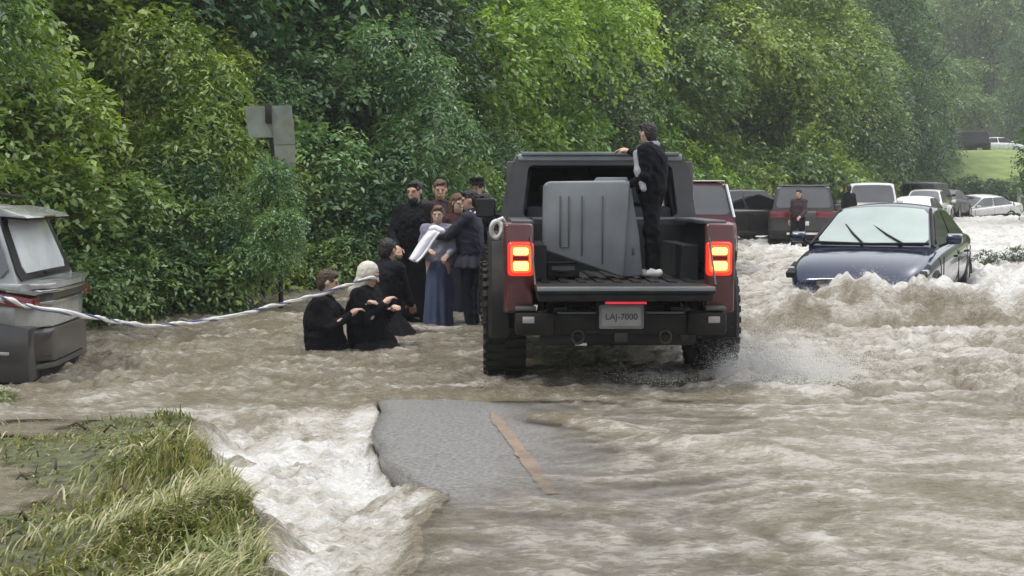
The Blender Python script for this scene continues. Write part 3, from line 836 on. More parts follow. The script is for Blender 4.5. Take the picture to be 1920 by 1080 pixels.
# second and further rows of trees
trees = [
    (-420, 17, 'tree3', 1.0, MID), (-210, 18.5, 'tree1', 0.9, YEL), (0, 20.5, 'tree3', 0.95, YEL), (170, 21.5, 'tree3', 0.95, OLV), (330, 23.5, 'tree1', 0.95, BLU), (470, 25, 'tree3', 0.95, BLU),
    (600, 27, 'tree1', 0.9, DRK), (700, 29, 'tree3', 0.95, MID), (765, 30, 'tree3', 0.85, BRT), (850, 31.5, 'tree1', 0.9, BRT), (915, 34, 'tree3', 1.05, BRT), (985, 37, 'tree1', 1.0, BRT),
    (1040, 42, 'tree2', 0.85, MID), (1105, 43, 'tree3', 1.05, BRT), (1180, 46, 'tree1', 1.05, MID), (1250, 49, 'tree2', 1.0, OLV), (1320, 52, 'tree1', 1.2, OLV), (1400, 55, 'tree2', 1.1, OLV),
    (1455, 58, 'tree1', 1.2, OLV), (1515, 62, 'tree2', 1.0, MID), (1560, 68, 'tree1', 1.1, MID),
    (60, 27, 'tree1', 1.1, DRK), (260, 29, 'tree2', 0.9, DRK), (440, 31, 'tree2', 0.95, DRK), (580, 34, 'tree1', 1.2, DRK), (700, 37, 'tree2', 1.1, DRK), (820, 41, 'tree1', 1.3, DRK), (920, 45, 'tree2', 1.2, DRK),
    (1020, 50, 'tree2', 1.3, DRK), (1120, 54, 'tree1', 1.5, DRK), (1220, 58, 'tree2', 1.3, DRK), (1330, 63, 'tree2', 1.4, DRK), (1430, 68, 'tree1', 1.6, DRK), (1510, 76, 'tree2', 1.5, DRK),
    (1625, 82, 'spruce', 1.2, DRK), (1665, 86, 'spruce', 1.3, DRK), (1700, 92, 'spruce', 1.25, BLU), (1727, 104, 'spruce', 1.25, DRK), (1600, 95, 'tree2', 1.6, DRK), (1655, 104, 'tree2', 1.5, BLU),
    (1990, 58, 'tree3', 0.72, MID), (2080, 55, 'tree1', 1.0, MID), (2180, 60, 'tree2', 1.1, OLV),
]
tl = {YEL: 'tree with yellowish green leaves rising behind the bushes', MID: 'mid green broadleaf tree in the wood along the road', BLU: 'bluish green tree behind the metal sign',
      DRK: 'dark green tree deep in the wood', BRT: 'bright green broadleaf tree behind the group of people', OLV: 'olive green broadleaf tree behind the stranded cars'}
near_what = {0: 'rising behind the silver hatchback', 170: 'behind the gap between silver hatchback and yellowish bush', 330: 'standing behind the yellowish bush', 470: 'directly behind the metal sign', 700: 'behind the waders at the strap end',
    765: 'behind the tall bearded man', 850: 'behind the girl in blue', 915: 'beside the pickup mirror', 985: 'over the left edge of the pickup roof', 1040: 'over the pickup roof, darker than its neighbours', 1105: 'behind the middle of the pickup roof', 1180: 'behind the boy in the pickup bed',
    1250: 'over the right edge of the pickup roof', 1320: 'behind the broken brown limb', 1400: 'above the dark grey car', 1455: 'above the dark off-roader', 1515: 'above the white pickup', 1560: 'next to the spruces by the lawn', 1990: 'at the foot of the lawn beside the white saloon'}
hue = {YEL: 'yellowish green', MID: 'mid green', BLU: 'bluish green', DRK: 'dark green', BRT: 'bright green', OLV: 'olive green'}
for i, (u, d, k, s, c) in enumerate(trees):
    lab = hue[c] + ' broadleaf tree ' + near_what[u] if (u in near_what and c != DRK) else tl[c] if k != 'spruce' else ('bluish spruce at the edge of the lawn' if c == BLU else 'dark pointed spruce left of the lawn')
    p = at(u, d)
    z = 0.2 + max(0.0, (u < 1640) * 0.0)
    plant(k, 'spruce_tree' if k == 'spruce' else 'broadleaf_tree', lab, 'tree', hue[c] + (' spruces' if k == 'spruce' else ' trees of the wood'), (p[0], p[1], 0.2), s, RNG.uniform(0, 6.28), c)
# roadside scrub below the trees, behind the cars
for u, d, s in [(1010, 34, 1.5), (1090, 38, 1.6), (1180, 41, 1.7), (1260, 44, 1.7), (1340, 46, 1.7), (1400, 47, 1.9), (1465, 49, 2.2), (1530, 52, 1.9), (1585, 58, 1.5), (1625, 66, 1.5), (880, 30, 1.5)]:
    plant('low', 'roadside_shrub', 'leafy shrub at the foot of the trees behind the stranded cars', 'shrub', 'shrubs at the foot of the trees', at(u, d, 0.1), s, RNG.uniform(0, 6.28), OLV if u > 1300 else BRT, 1.25)
# far wooded hillside
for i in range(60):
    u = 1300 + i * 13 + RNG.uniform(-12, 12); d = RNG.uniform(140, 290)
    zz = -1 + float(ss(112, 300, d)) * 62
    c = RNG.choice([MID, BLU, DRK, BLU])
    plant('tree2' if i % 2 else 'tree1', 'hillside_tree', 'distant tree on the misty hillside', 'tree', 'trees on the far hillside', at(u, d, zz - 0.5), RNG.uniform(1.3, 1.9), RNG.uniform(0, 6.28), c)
for u, s in ((1785, 1.5), (1812, 1.3), (1838, 1.6), (1866, 1.4), (1892, 1.6)):
    plant('low', 'lawn_shrub', 'dark shrub in the row at the foot of the lawn', 'shrub', 'shrubs at the foot of the lawn', at(u, 86.5, 0.6), s, RNG.uniform(0, 6.28), DRK)
# broken brown limb hanging in the wood
r = empty('broken_branch', at(1330, 48.5, 6.0)); tag(r, 'bare brown broken limb hanging among the green trees', 'branch')
tube('limb', [(-1.6, 0.3, -0.4), (-0.6, 0, 0.2), (0.7, -0.2, 0.9), (2.2, -0.3, 1.8)], [0.10, 0.09, 0.07, 0.03], M['dead_wood'], r)
tube('twig', [(0.2, 0, 0.6), (0.5, -0.1, -0.3), (0.7, -0.2, -1.2)], [0.06, 0.05, 0.03], M['dead_wood'], r)
# drowned shrub in the rapids beside the saloon
plant('low', 'drowned_shrub', 'small dark shrub half drowned in the foam beside the blue saloon', 'shrub', None, at(1885, 20.5, 0.05), 0.42, 0.6, (0.35, 0.4, 0.4))
plant('low', 'weed_clump', 'leafy weeds in front of the silver car wheel', 'weeds', None, (-3.95, 8.9, -0.15), 0.26, 1.0, (1.3, 1.25, 1.1))
# ================================================================== VEHICLES
def wheel(parent, x, y, z, R, Wd, rimR, steer=0.0, lugs=0, rim_mat='dull_steel', out=1):
    bm = bmesh.new()
    w = Wd / 2
    prof = [(rimR, -w * 0.75), (R * 0.86, -w), (R * 0.97, -w * 0.86), (R, -w * 0.6), (R, w * 0.6), (R * 0.97, w * 0.86), (R * 0.86, w), (rimR, w * 0.75)]
    bm_lathe(bm, prof, 'x', 36)
    for k in range(lugs):
        for s in (-1, 1):
            th = 2 * math.pi * (k + 0.25 * s) / lugs
            mt = Matrix.Rotation(th, 4, 'X')
            bm_box(bm, s * w * 0.45 - w * 0.42, s * w * 0.45 + w * 0.42, -R * 2 * math.pi / lugs * 0.30, R * 2 * math.pi / lugs * 0.30, R - 0.01, R + 0.016, mtx=mt)
            bm_box(bm, s * w * 0.98 - 0.018, s * w * 0.98 + 0.012, -R * 2 * math.pi / lugs * 0.28, R * 2 * math.pi / lugs * 0.28, R * 0.90, R + 0.005, mtx=mt)
    o = bm_obj('tyre', bm, M['rubber'], parent, smooth=True, angle=35)
    o.location = (x, y, z); o.rotation_euler = (0, 0, steer)
    bm = bmesh.new()
    bm_lathe(bm, [(0.03, out * w * 0.55), (rimR * 0.5, out * w * 0.5), (rimR * 0.92, out * w * 0.62), (rimR * 1.02, out * w * 0.78), (rimR * 1.02, -w * 0.7), (0.03, -out * w * 0.2)], 'x', 24)
    for k in range(5):
        mt = Matrix.Rotation(2 * math.pi * k / 5, 4, 'X')
        bm_box(bm, out * w * 0.62 - 0.02, out * w * 0.62 + 0.02, -rimR * 0.14, rimR * 0.14, rimR * 0.1, rimR * 0.98, mtx=mt)
    bm_obj('rim', bm, M[rim_mat], o, smooth=True, angle=35)
    return o
def text_mesh(name, body, size, mat, parent, mtx):
    cu = bpy.data.curves.new(name, 'FONT'); cu.body = body; cu.size = size; cu.align_x = 'CENTER'; cu.align_y = 'CENTER'; cu.extrude = 0.0015
    t = bpy.data.objects.new(name, cu); COL.objects.link(t)
    me = bpy.data.meshes.new_from_object(t.evaluated_get(bpy.context.evaluated_depsgraph_get()))
    bpy.data.objects.remove(t)
    me.transform(mtx)
    return link(name, me, mat, parent, smooth=False)
def ring_frame(name, outer, inner, y0, y1, mat, parent, lean=0.0):
    """frame with a hole, outer/inner lists of (x,z), same count; lean shifts y with z"""
    bm = bmesh.new()
    zb = min(p[1] for p in outer)
    mk = lambda p, y: bm.verts.new((p[0], y + lean * (p[1] - zb), p[1]))
    A = [mk(p, y0) for p in outer]; B = [mk(p, y0) for p in inner]; C = [mk(p, y1) for p in outer]; D = [mk(p, y1) for p in inner]
    n = len(A)
    for i in range(n):
        j = (i + 1) % n
        bm.faces.new((A[i], A[j], B[j], B[i])); bm.faces.new((C[j], C[i], D[i], D[j]))
        bm.faces.new((A[j], A[i], C[i], C[j])); bm.faces.new((B[i], B[j], D[j], D[i]))
    return bm_obj(name, bm, mat, parent, smooth=True, angle=30)
def rrect(hx0, hx1, z0, z1, r, n=4):
    """rounded trapezoid: half width hx0 at z0, hx1 at z1"""
    pts = []
    def arc(cx, cz, a0):
        for k in range(n + 1):
            a = rad(a0 + 90 * k / n); pts.append((cx + r * math.cos(a), cz + r * math.sin(a)))
    arc(hx1 - r, z1 - r, 0); arc(-hx1 + r, z1 - r, 90); arc(-hx0 + r, z0 + r, 180); arc(hx0 - r, z0 + r, 270)
    return pts

# ------------------------------------------------------------------ the red pickup
def build_truck():
    T = empty('pickup_truck', (0.80, 10.72, -0.03), rad(1.2))
    tag(T, 'lifted dark red pickup with lowered tailgate and lit tail lamps', 'pickup truck')
    RP, BP = M['red_paint'], M['black_plastic']
    R = 0.475
    for s in (-1, 1):
        wheel(T, s * 0.865, 0, R, R, 0.325, 0.23, 0, 34, 'dull_steel', s)
        wheel(T, s * 0.865, 3.49, R, R, 0.325, 0.23, rad(6), 34, 'dull_steel', s)
    # bed
    arch = [(0.60 * math.cos(rad(a)) , 0.52 + 0.56 * math.sin(rad(a))) for a in range(180, -1, -15)]
    for s in (-1, 1):
        pts = [(-0.95, 1.285), (-0.95, 0.60)] + [(p[0], max(p[1], 0.60)) for p in arch] + [(0.66, 0.60), (0.66, 1.285)]
        side = prism('bed_side', pts, 'x', s * 0.80, s * 0.885, RP, T, 0.014)
        box('bed_rail', s * 0.74 - 0.085, s * 0.74 + 0.085, -0.93, 0.64, 1.270, 1.305, M['grey_trim'], side, 0.012)
        box('inner_wall', s * 0.80 - 0.05, s * 0.80 - 0.004, -0.90, 0.60, 0.80, 1.27, M['dark_inside'], side)
        # corner panel beside the tailgate, carries the lamp
        cp = box('corner_panel', min(s * 0.655, s * 0.882), max(s * 0.655, s * 0.882), -0.985, -0.90, 0.60, 1.283, RP, T, 0.03, 3)
        lampx = s * 0.755
        lp = box('tail_lamp', lampx - 0.100, lampx + 0.100, -1.022, -0.975, 0.885, 1.145, M['red_lens'], T, 0.03, 3)
        bm = bmesh.new()
        fr = rrect(0.078, 0.078, 0.912, 1.118, 0.028); inn = rrect(0.062, 0.062, 0.928, 1.102, 0.018)
        rg = ring_frame('lamp_ring', [(p[0] + lampx, p[1]) for p in fr], [(p[0] + lampx, p[1]) for p in inn], -1.034, -1.016, M['lamp_ring'], lp)
        bm.free()
        for zc, hh in ((1.072, 0.028), (0.962, 0.034)):
            box('bulb_lens', lampx - 0.058, lampx + 0.058, -1.036, -1.018, zc - hh, zc + hh, M['lamp_core'], lp, 0.016, 3)
        box('lamp_bar', lampx - 0.060, lampx + 0.060, -1.030, -1.018, 1.005, 1.035, M['red_lens_off'], lp)
        # flare
        bm = bmesh.new()
        n = 16
        prev = None
        for k in range(n + 1):
            a = rad(-12 + 204 * k / n); c, sn = math.cos(a), math.sin(a)
            ring = [bm.verts.new((s * xx, rr * c * 1.04, 0.50 + rr * sn)) for xx, rr in ((0.84, 0.545), (0.985, 0.535), (1.0, 0.57), (0.97, 0.615), (0.84, 0.63))]
            if prev:
                for i in range(5):
                    j = (i + 1) % 5
                    bm.faces.new((prev[i], prev[j], ring[j], ring[i]))
            else: bm.faces.new(ring)
            prev = ring
        bm.faces.new(prev[::-1])
        bm_obj('fender_flare', bm, BP, T, smooth=True, angle=40)
        box('mud_liner', s * 0.60 - 0.06, s * 0.60 + 0.06, -0.60, 0.60, 0.80, 1.10, M['dark_inside'], T)
        # bumper corner + reflector
        box('bumper_end', min(s * 0.50, s * 0.80), max(s * 0.50, s * 0.80), -1.12, -0.93, 0.44, 0.615, BP, T, 0.03)
        box('reflector', s * 0.70 - 0.045, s * 0.70 + 0.045, -1.134, -1.118, 0.535, 0.585, M['reflector'], T, 0.006)
        box('bumper_cap', s * 0.72 - 0.08, s * 0.72 + 0.08, -1.10, -0.95, 0.625, 0.655, M['grey_trim'], T, 0.01)
    box('bed_floor', -0.74, 0.74, -0.96, 0.62, 0.775, 0.825, M['dark_inside'], T)
    for k in range(9):
        xx = -0.56 + 0.14 * k
        box('floor_rib', xx - 0.03, xx + 0.03, -0.94, 0.60, 0.825, 0.838, M['black_plastic'], T)
    box('bed_front_wall', -0.76, 0.76, 0.60, 0.655, 0.80, 1.24, M['dark_inside'], T)
    tg = box('tailgate', -0.655, 0.655, -1.44, -0.955, 0.775, 0.830, M['black_plastic'], T, 0.014)
    box('tailgate_skin', -0.640, 0.640, -1.42, -0.985, 0.722, 0.776, BP, tg, 0.01)
    box('edge_trim', -0.650, 0.650, -1.452, -1.436, 0.800, 0.832, M['grey_plastic'], tg, 0.006)
    for s in (-1, 1):
        tube('tailgate_cable', [(s * 0.66, -1.40, 0.84), (s * 0.67, -1.18, 1.02), (s * 0.68, -0.99, 1.18)], 0.008, M['dull_steel'], T)
    # bumper middle, step pad, plate, plate lamp strip, hitch
    bmp = box('bumper', -0.52, 0.52, -1.09, -0.93, 0.44, 0.60, BP, T, 0.02)
    box('step_pad', -0.48, 0.48, -1.085, -0.94, 0.60, 0.618, M['grey_trim'], bmp, 0.004)
    pl = box('number_plate', -0.155, 0.155, -1.128, -1.114, 0.505, 0.662, M['plate'], T, 0.004)
    ring_frame('plate_frame', rrect(0.168, 0.168, 0.493, 0.674, 0.012, 2), rrect(0.150, 0.150, 0.512, 0.655, 0.008, 2), -1.134, -1.110, M['grey_plastic'], pl)
    mt = Matrix.Translation((0, -1.131, 0.582)) @ Matrix.Rotation(rad(90), 4, 'X')
    text_mesh('plate_number', 'LAJ-7000', 0.066, M['plate_ink'], pl, mt)
    box('light_strip', -0.15, 0.15, -1.435, -1.42, 0.705, 0.721, M['red_strip'], tg)
    box('plate_bracket', -0.19, 0.19, -1.113, -1.08, 0.49, 0.69, BP, T)
    box('hitch_receiver', -0.05, 0.05, -1.10, -0.7, 0.385, 0.46, M['dull_steel'], T, 0.006)
    for s in (-1, 1):
        bm = bmesh.new(); 
        bm_tube(bm, [(s * 0.33 + 0.045 * math.cos(a), -1.13, 0.43 + 0.05 * math.sin(a)) for a in np.linspace(0, 2 * math.pi, 14)], 0.011, 6, False)
        bm_obj('tow_hook', bm, M['dull_steel'], T, smooth=True)
        box('frame_rail', s * 0.45 - 0.05, s * 0.45 + 0.05, -0.95, 4.1, 0.50, 0.64, M['dull_steel'], T)
        tube('shock_absorber', [(s * 0.60, -0.12, 0.40), (s * 0.52, -0.22, 0.74)], 0.034, M['dull_steel'], T, 10)
        tube('coil_spring', [(s * 0.50 + 0.055 * math.cos(t), 0.06 + 0.055 * math.sin(t), 0.42 + 0.30 * t / 38) for t in np.linspace(0, 38, 90)], 0.011, M['dull_steel'], T, 6)
        box('brake_caliper', s * 0.665 - 0.022, s * 0.665 + 0.022, -0.20, -0.13, 0.36, 0.44, M['white_part'], T, 0.012)
        box('spring_clamp', s * 0.655 - 0.024, s * 0.655 + 0.024, -0.20, -0.13, 0.50, 0.575, M['white_part'], T, 0.012)
    tube('rear_axle', [(-0.72, 0, 0.46), (0.72, 0, 0.46)], 0.05, M['dull_steel'], T, 12)
    bm = bmesh.new(); bmesh.ops.create_uvsphere(bm, u_segments=16, v_segments=10, radius=0.17)
    for v in bm.verts: v.co = Vector((v.co.x * 0.9, v.co.y * 1.1, v.co.z)) + Vector((0.02, -0.03, 0.46))
    bm_obj('differential', bm, M['dull_steel'], T, smooth=True)
    bm = bmesh.new(); bm_lathe(bm, [(0.2, -0.13), (0.40, -0.14), (0.43, -0.06), (0.43, 0.06), (0.40, 0.14), (0.2, 0.13)], 'z', 28, (0, -0.50, 0.50))
    bm_obj('spare_tyre', bm, M['rubber'], T, smooth=True, angle=40)
    box('underbody_shade_box', -0.60, 0.60, -0.92, -0.72, 0.34, 0.50, M['dark_inside'], T, 0.03)  # dark box added to deepen the shade under the truck
    tube('exhaust_pipe', [(0.50, -0.98, 0.42), (0.50, -0.6, 0.45), (0.42, 0.2, 0.52)], 0.032, M['dull_steel'], T, 12)
    box('tank_skid', -0.42, 0.42, -0.10, 0.70, 0.52, 0.72, M['dark_inside'], T, 0.04)
    box('exhaust_tip', -0.34, -0.25, -1.02, -0.99, 0.352, 0.372, M['white_part'], T, 0.006)
    # cab
    cy0, cy1 = 0.68, 2.45
    for s in (-1, 1):
        a0, a1 = min(s * 0.78, s * 0.845), max(s * 0.78, s * 0.845)
        prism('cab_side', [(cy0, 1.27), (cy0, 0.52), (2.75, 0.52), (2.75, 1.22), (2.5, 1.27)], 'x', a0, a1, RP, T, 0.02)
        box('rocker_step', min(s * 0.80, s * 0.97), max(s * 0.80, s * 0.97), 0.75, 2.85, 0.40, 0.47, BP, T, 0.02)
        for ya, yb in ((0.78, 1.48), (1.58, 2.34)):
            bm = bmesh.new()
            vs = [bm.verts.new(p) for p in ((s * 0.838, ya, 1.28), (s * 0.838, yb + (0.10 if yb > 2 else 0), 1.28), (s * 0.752, yb - (0.10 if yb > 2 else 0), 1.765), (s * 0.752, ya, 1.765))]
            bm.faces.new(vs)
            r_ = bmesh.ops.extrude_face_region(bm, geom=list(bm.faces)); 
            for v in [g for g in r_['geom'] if isinstance(g, bmesh.types.BMVert)]: v.co.x -= s * 0.008
            bm_obj('side_window', bm, M['tint_glass'], T)
        tube('door_pillar', [(s * 0.835, 1.53, 1.26), (s * 0.748, 1.53, 1.78)], 0.045, M['hardtop'], T)
        tube('windshield_pillar', [(s * 0.79, 2.62, 1.24), (s * 0.725, 2.28, 1.79)], 0.04, RP, T)
        # door mirrors
        mr = box('door_mirror', s * 1.02 - 0.10, s * 1.02 + 0.10, 2.40, 2.50, 1.275, 1.47, BP, T, 0.03)
        tube('mirror_arm', [(s * 0.84, 2.46, 1.27), (s * 0.95, 2.45, 1.31)], 0.022, BP, mr)
        box('mirror_glass', s * 1.02 - 0.085, s * 1.02 + 0.085, 2.392, 2.399, 1.29, 1.455, M['dark_pane'], mr)
        prism('front_flare', [(2.95, 0.78), (3.05, 1.03), (3.9, 1.05), (4.05, 0.95), (4.05, 1.0), (3.92, 1.10), (3.02, 1.09), (2.9, 0.80)], 'x', min(s * 0.72, s * 1.0), max(s * 0.72, s * 1.0), BP, T, 0.008)
    # hardtop: rear frame with the wide opening, roof
    out = rrect(0.850, 0.765, 1.245, 1.868, 0.085); inn = rrect(0.690, 0.645, 1.305, 1.765, 0.05)
    fr = ring_frame('hardtop_rear_frame', out, inn, 0.665, 0.76, M['hardtop'], T, 0.10)
    prism('roof', [(0.70, 1.80), (0.715, 1.868), (1.5, 1.885), (2.2, 1.870), (2.33, 1.815), (2.30, 1.79)], 'x', -0.735, 0.735, M['grey_plastic'], T, 0.025)  # lighter grey than the hardtop imitates sky reflected off the roof
    box('roof_rim_sheen', -0.70, 0.70, 0.690, 0.735, 1.852, 1.882, M['grey_plastic'], T, 0.006)  # added pale strip, a painted sheen along the roof's top edge
    for s in (-1, 1):
        prism('quarter_panel', [(0.70, 1.26), (0.755, 1.80), (0.80, 1.80), (0.80, 1.26)], 'x', min(s * 0.75, s * 0.835), max(s * 0.75, s * 0.835), M['hardtop'], T, 0.015)
    bm = bmesh.new()
    vs = [bm.verts.new(p) for p in ((-0.75, 2.60, 1.25), (0.75, 2.60, 1.25), (0.69, 2.29, 1.79), (-0.69, 2.29, 1.79))]
    bm.faces.new(vs); bm_obj('windshield', bm, M['tint_glass'], T)
    box('cab_floor', -0.78, 0.78, 0.70, 2.70, 0.52, 0.60, M['dark_inside'], T)
    box('cab_back_wall', -0.77, 0.77, 0.675, 0.72, 0.55, 1.26, M['dark_inside'], T)
    box('head_liner', -0.70, 0.70, 0.78, 2.28, 1.775, 1.795, M['seat'], T)
    box('dashboard', -0.76, 0.76, 2.25, 2.55, 1.0, 1.25, M['dark_inside'], T, 0.04)
    for s in (-1, 1):
        st = box('rear_seat', s * 0.36 - 0.30, s * 0.36 + 0.30, 0.78, 0.95, 0.75, 1.40, M['seat'], T, 0.05)
        box('headrest', s * 0.36 - 0.13, s * 0.36 + 0.13, 0.80, 0.90, 1.42, 1.60, M['seat'], st, 0.04)
        s2 = box('front_seat', s * 0.38 - 0.26, s * 0.38 + 0.26, 1.62, 1.80, 0.75, 1.38, M['seat'], T, 0.05)
        box('headrest', s * 0.38 - 0.13, s * 0.38 + 0.13, 1.64, 1.74, 1.40, 1.60, M['seat'], s2, 0.04)
        tube('roll_bar', [(s * 0.70, 0.85, 1.2), (s * 0.64, 0.90, 1.70), (s * 0.62, 1.5, 1.74)], 0.035, M['dark_inside'], T)
    tube('window_stay', [(0.42, 0.70, 1.30), (0.42, 0.72, 1.60)], 0.012, M['grey_plastic'], T)
    tube('window_stay', [(0.48, 0.70, 1.30), (0.48, 0.72, 1.60)], 0.012, M['grey_plastic'], T)
    box('window_sill', -0.60, 0.66, 0.650, 0.672, 1.285, 1.303, M['grey_plastic'], T)
    # front end
    prism('bonnet', [(2.70, 0.62), (2.70, 1.235), (3.3, 1.225), (4.12, 1.14), (4.2, 1.05), (4.2, 0.62)], 'x', -0.70, 0.70, RP, T, 0.04)
    box('front_bumper', -0.85, 0.85, 4.28, 4.45, 0.50, 0.70, BP, T, 0.03)
    tube('front_axle', [(-0.72, 3.49, 0.46), (0.72, 3.49, 0.46)], 0.045, M['dull_steel'], T, 10)
    tube('aerial', [(0.62, 2.75, 1.22), (0.62, 2.70, 1.75)], 0.004, BP, T, 5)
    return T
truck = build_truck()

# grey ribbed plastic box standing on edge in the bed
def build_panel():
    r = empty('plastic_storage_box', W(1095, 519, 10.25)); r.rotation_euler = (0, 0, rad(1.2)); tag(r, 'big grey ribbed plastic box tipped on its edge in the pickup bed', 'storage box')
    k = 10.1 / 2400.0
    f = lambda u, v: ((u - 1095) * k, (519 - v) * k)
    pts = [f(1168, 520), f(1016, 468), f(1018, 345), f(1026, 338), f(1172, 336), f(1180, 342)]
    bm = bmesh.new(); bm_prism(bm, pts, 'y', -0.10, 0.16)
    bmesh.ops.bevel(bm, geom=list(bm.edges), offset=0.018, segments=3, affect='EDGES', profile=0.5)
    shell = bm_obj('shell', bm, M['grey_plastic'], r, smooth=True, angle=40)
    side = [f(1165, 519), f(1206, 516), f(1198, 440), f(1186, 372), f(1182, 338), f(1174, 338)]
    bm = bmesh.new(); bm_prism(bm, side, 'y', -0.055, 0.14)
    bmesh.ops.bevel(bm, geom=list(bm.edges), offset=0.012, segments=2, affect='EDGES', profile=0.5)
    bm_obj('side_wall', bm, M['grey_plastic'], r, smooth=True, angle=40)
    for uu, w, v0, v1 in ((1056, 8, 365, 462), (1096, 7, 365, 478), (1134, 6, 365, 494)):
        for e in (-1, 1):
            x0, z1 = f(uu + e * w, v0); _, z0 = f(uu, v1)
            if e > 0 and uu > 1060: continue
            box('rib_edge', x0 - 0.006, x0 + 0.006, -0.108, -0.096, z0, z1, M['grey_trim'], shell, 0.003)
        x0, z0 = f(uu, v1)
        if uu < 1060: box('rib_edge', x0 - 0.034, x0 + 0.034, -0.108, -0.096, z0 - 0.005, z0 + 0.007, M['grey_trim'], shell, 0.003)
    x0, z0 = f(1187, 470); box('latch_slot', x0 - 0.010, x0 + 0.010, -0.063, -0.052, z0 - 0.03, z0 + 0.03, M['grey_trim'], r, 0.003)
    x0, z0 = f(1120, 333); 
    lid = prism('lid_flange', [f(1112, 340), f(1120, 330), f(1176, 330), f(1181, 340)], 'y', 0.0, 0.10, M['grey_plastic'], r, 0.006)
build_panel()
def build_crate():
    p = W(1052, 505, 10.35)
    r = empty('black_tool_case', (p.x, p.y, 0.812)); r.rotation_euler = (0, 0, rad(4)); tag(r, 'flat black case under the grey box in the pickup bed', 'case')
    box('case_body', -0.13, 0.13, -0.16, 0.16, 0.0, 0.11, M['black_plastic'], r, 0.015)
    box('case_handle', -0.05, 0.05, -0.185, -0.16, 0.04, 0.06, M['black_plastic'], r, 0.006)
    box('case_label', -0.09, 0.09, -0.165, -0.159, 0.06, 0.09, M['grey_trim'], r)
build_crate()
# white rope loop hung on the rear corner of the truck
def build_loop():
    c = W(931, 430, 9.95)
    r = empty('rope_loop', c); tag(r, 'white looped rope hanging from the pickup bed corner', 'rope')
    pts = [(0.040 * math.cos(a), 0.01 * math.sin(2 * a), 0.062 * math.sin(a)) for a in np.linspace(0, 2 * math.pi, 20)]
    tube('loop', pts, 0.020, M['strap_white'], r, 8)
    tube('tail', [(0.01, 0, 0.07), (0.045, 0.02, 0.085), (0.06, 0.06, 0.06), (0.062, 0.06, -0.05)], 0.015, M['strap_white'], r, 8)
build_loop()

# ------------------------------------------------------------------ generic cars
def ring_pts(y, zb, zt, hw, sh=0.15):
    s = max(zt - sh, zb + 0.2)
    half = [(0.0, zb), (hw * 0.82, zb), (hw * 0.97, zb + 0.10), (hw, zb + 0.5 * (s - zb)), (hw * 0.995, s), (hw * 0.95, zt - 0.035), (hw * 0.80, zt), (hw * 0.4, zt + 0.015)]
    pts = [(x, y, z) for x, z in half] + [(0, y, zt + 0.02)] + [(-x, y, z) for x, z in half[:0:-1]]
    return pts
def pane(name, q, inset, off, mat, parent, thick=0.012, lift=0.0):
    """curved slab of glass on quad q (bottom-left, bottom-right, top-right, top-left seen from outside), rounded corners"""
    q = [Vector(p) for p in q]
    n = ((q[1] - q[0]).cross(q[3] - q[0])).normalized()
    w = ((q[1] - q[0]).length + (q[2] - q[3]).length) / 2; hgt = ((q[3] - q[0]).length + (q[2] - q[1]).length) / 2
    i_s, i_t = inset / w, inset / hgt; r = 0.06
    NS, NT = 12, 8
    bm = bmesh.new(); A = []; B = []
    for a in range(NT + 1):
        t = i_t + (1 - 2 * i_t) * a / NT
        dz = min(a / NT, 1 - a / NT) * hgt
        cut = max(0.0, r - math.sqrt(max(r * r - max(r - dz, 0) ** 2, 0))) / w if dz < r else 0.0
        for b in range(NS + 1):
            s = i_s + cut + (1 - 2 * i_s - 2 * cut) * b / NS
            p = q[0].lerp(q[1], s).lerp(q[3].lerp(q[2], s), t) + Vector((0, 0, lift * t * (1 - (2 * s - 1) ** 2)))
            A.append(bm.verts.new(p + n * (off + thick))); B.append(bm.verts.new(p + n * (off - 0.012)))
    K = NS + 1
    for a in range(NT):
        for b in range(NS):
            i = a * K + b
            bm.faces.new((A[i], A[i + 1], A[i + K + 1], A[i + K])); bm.faces.new((B[i + 1], B[i], B[i + K], B[i + K + 1]))
    rim = [b for b in range(NS)] + [a * K + NS for a in range(NT)] + [NT * K + b for b in range(NS, 0, -1)] + [a * K for a in range(NT, 0, -1)]
    for a, b in zip(rim, rim[1:] + rim[:1]): bm.faces.new((A[b], A[a], B[a], B[b]))
    return bm_obj(name, bm, mat, parent, smooth=True, angle=40)
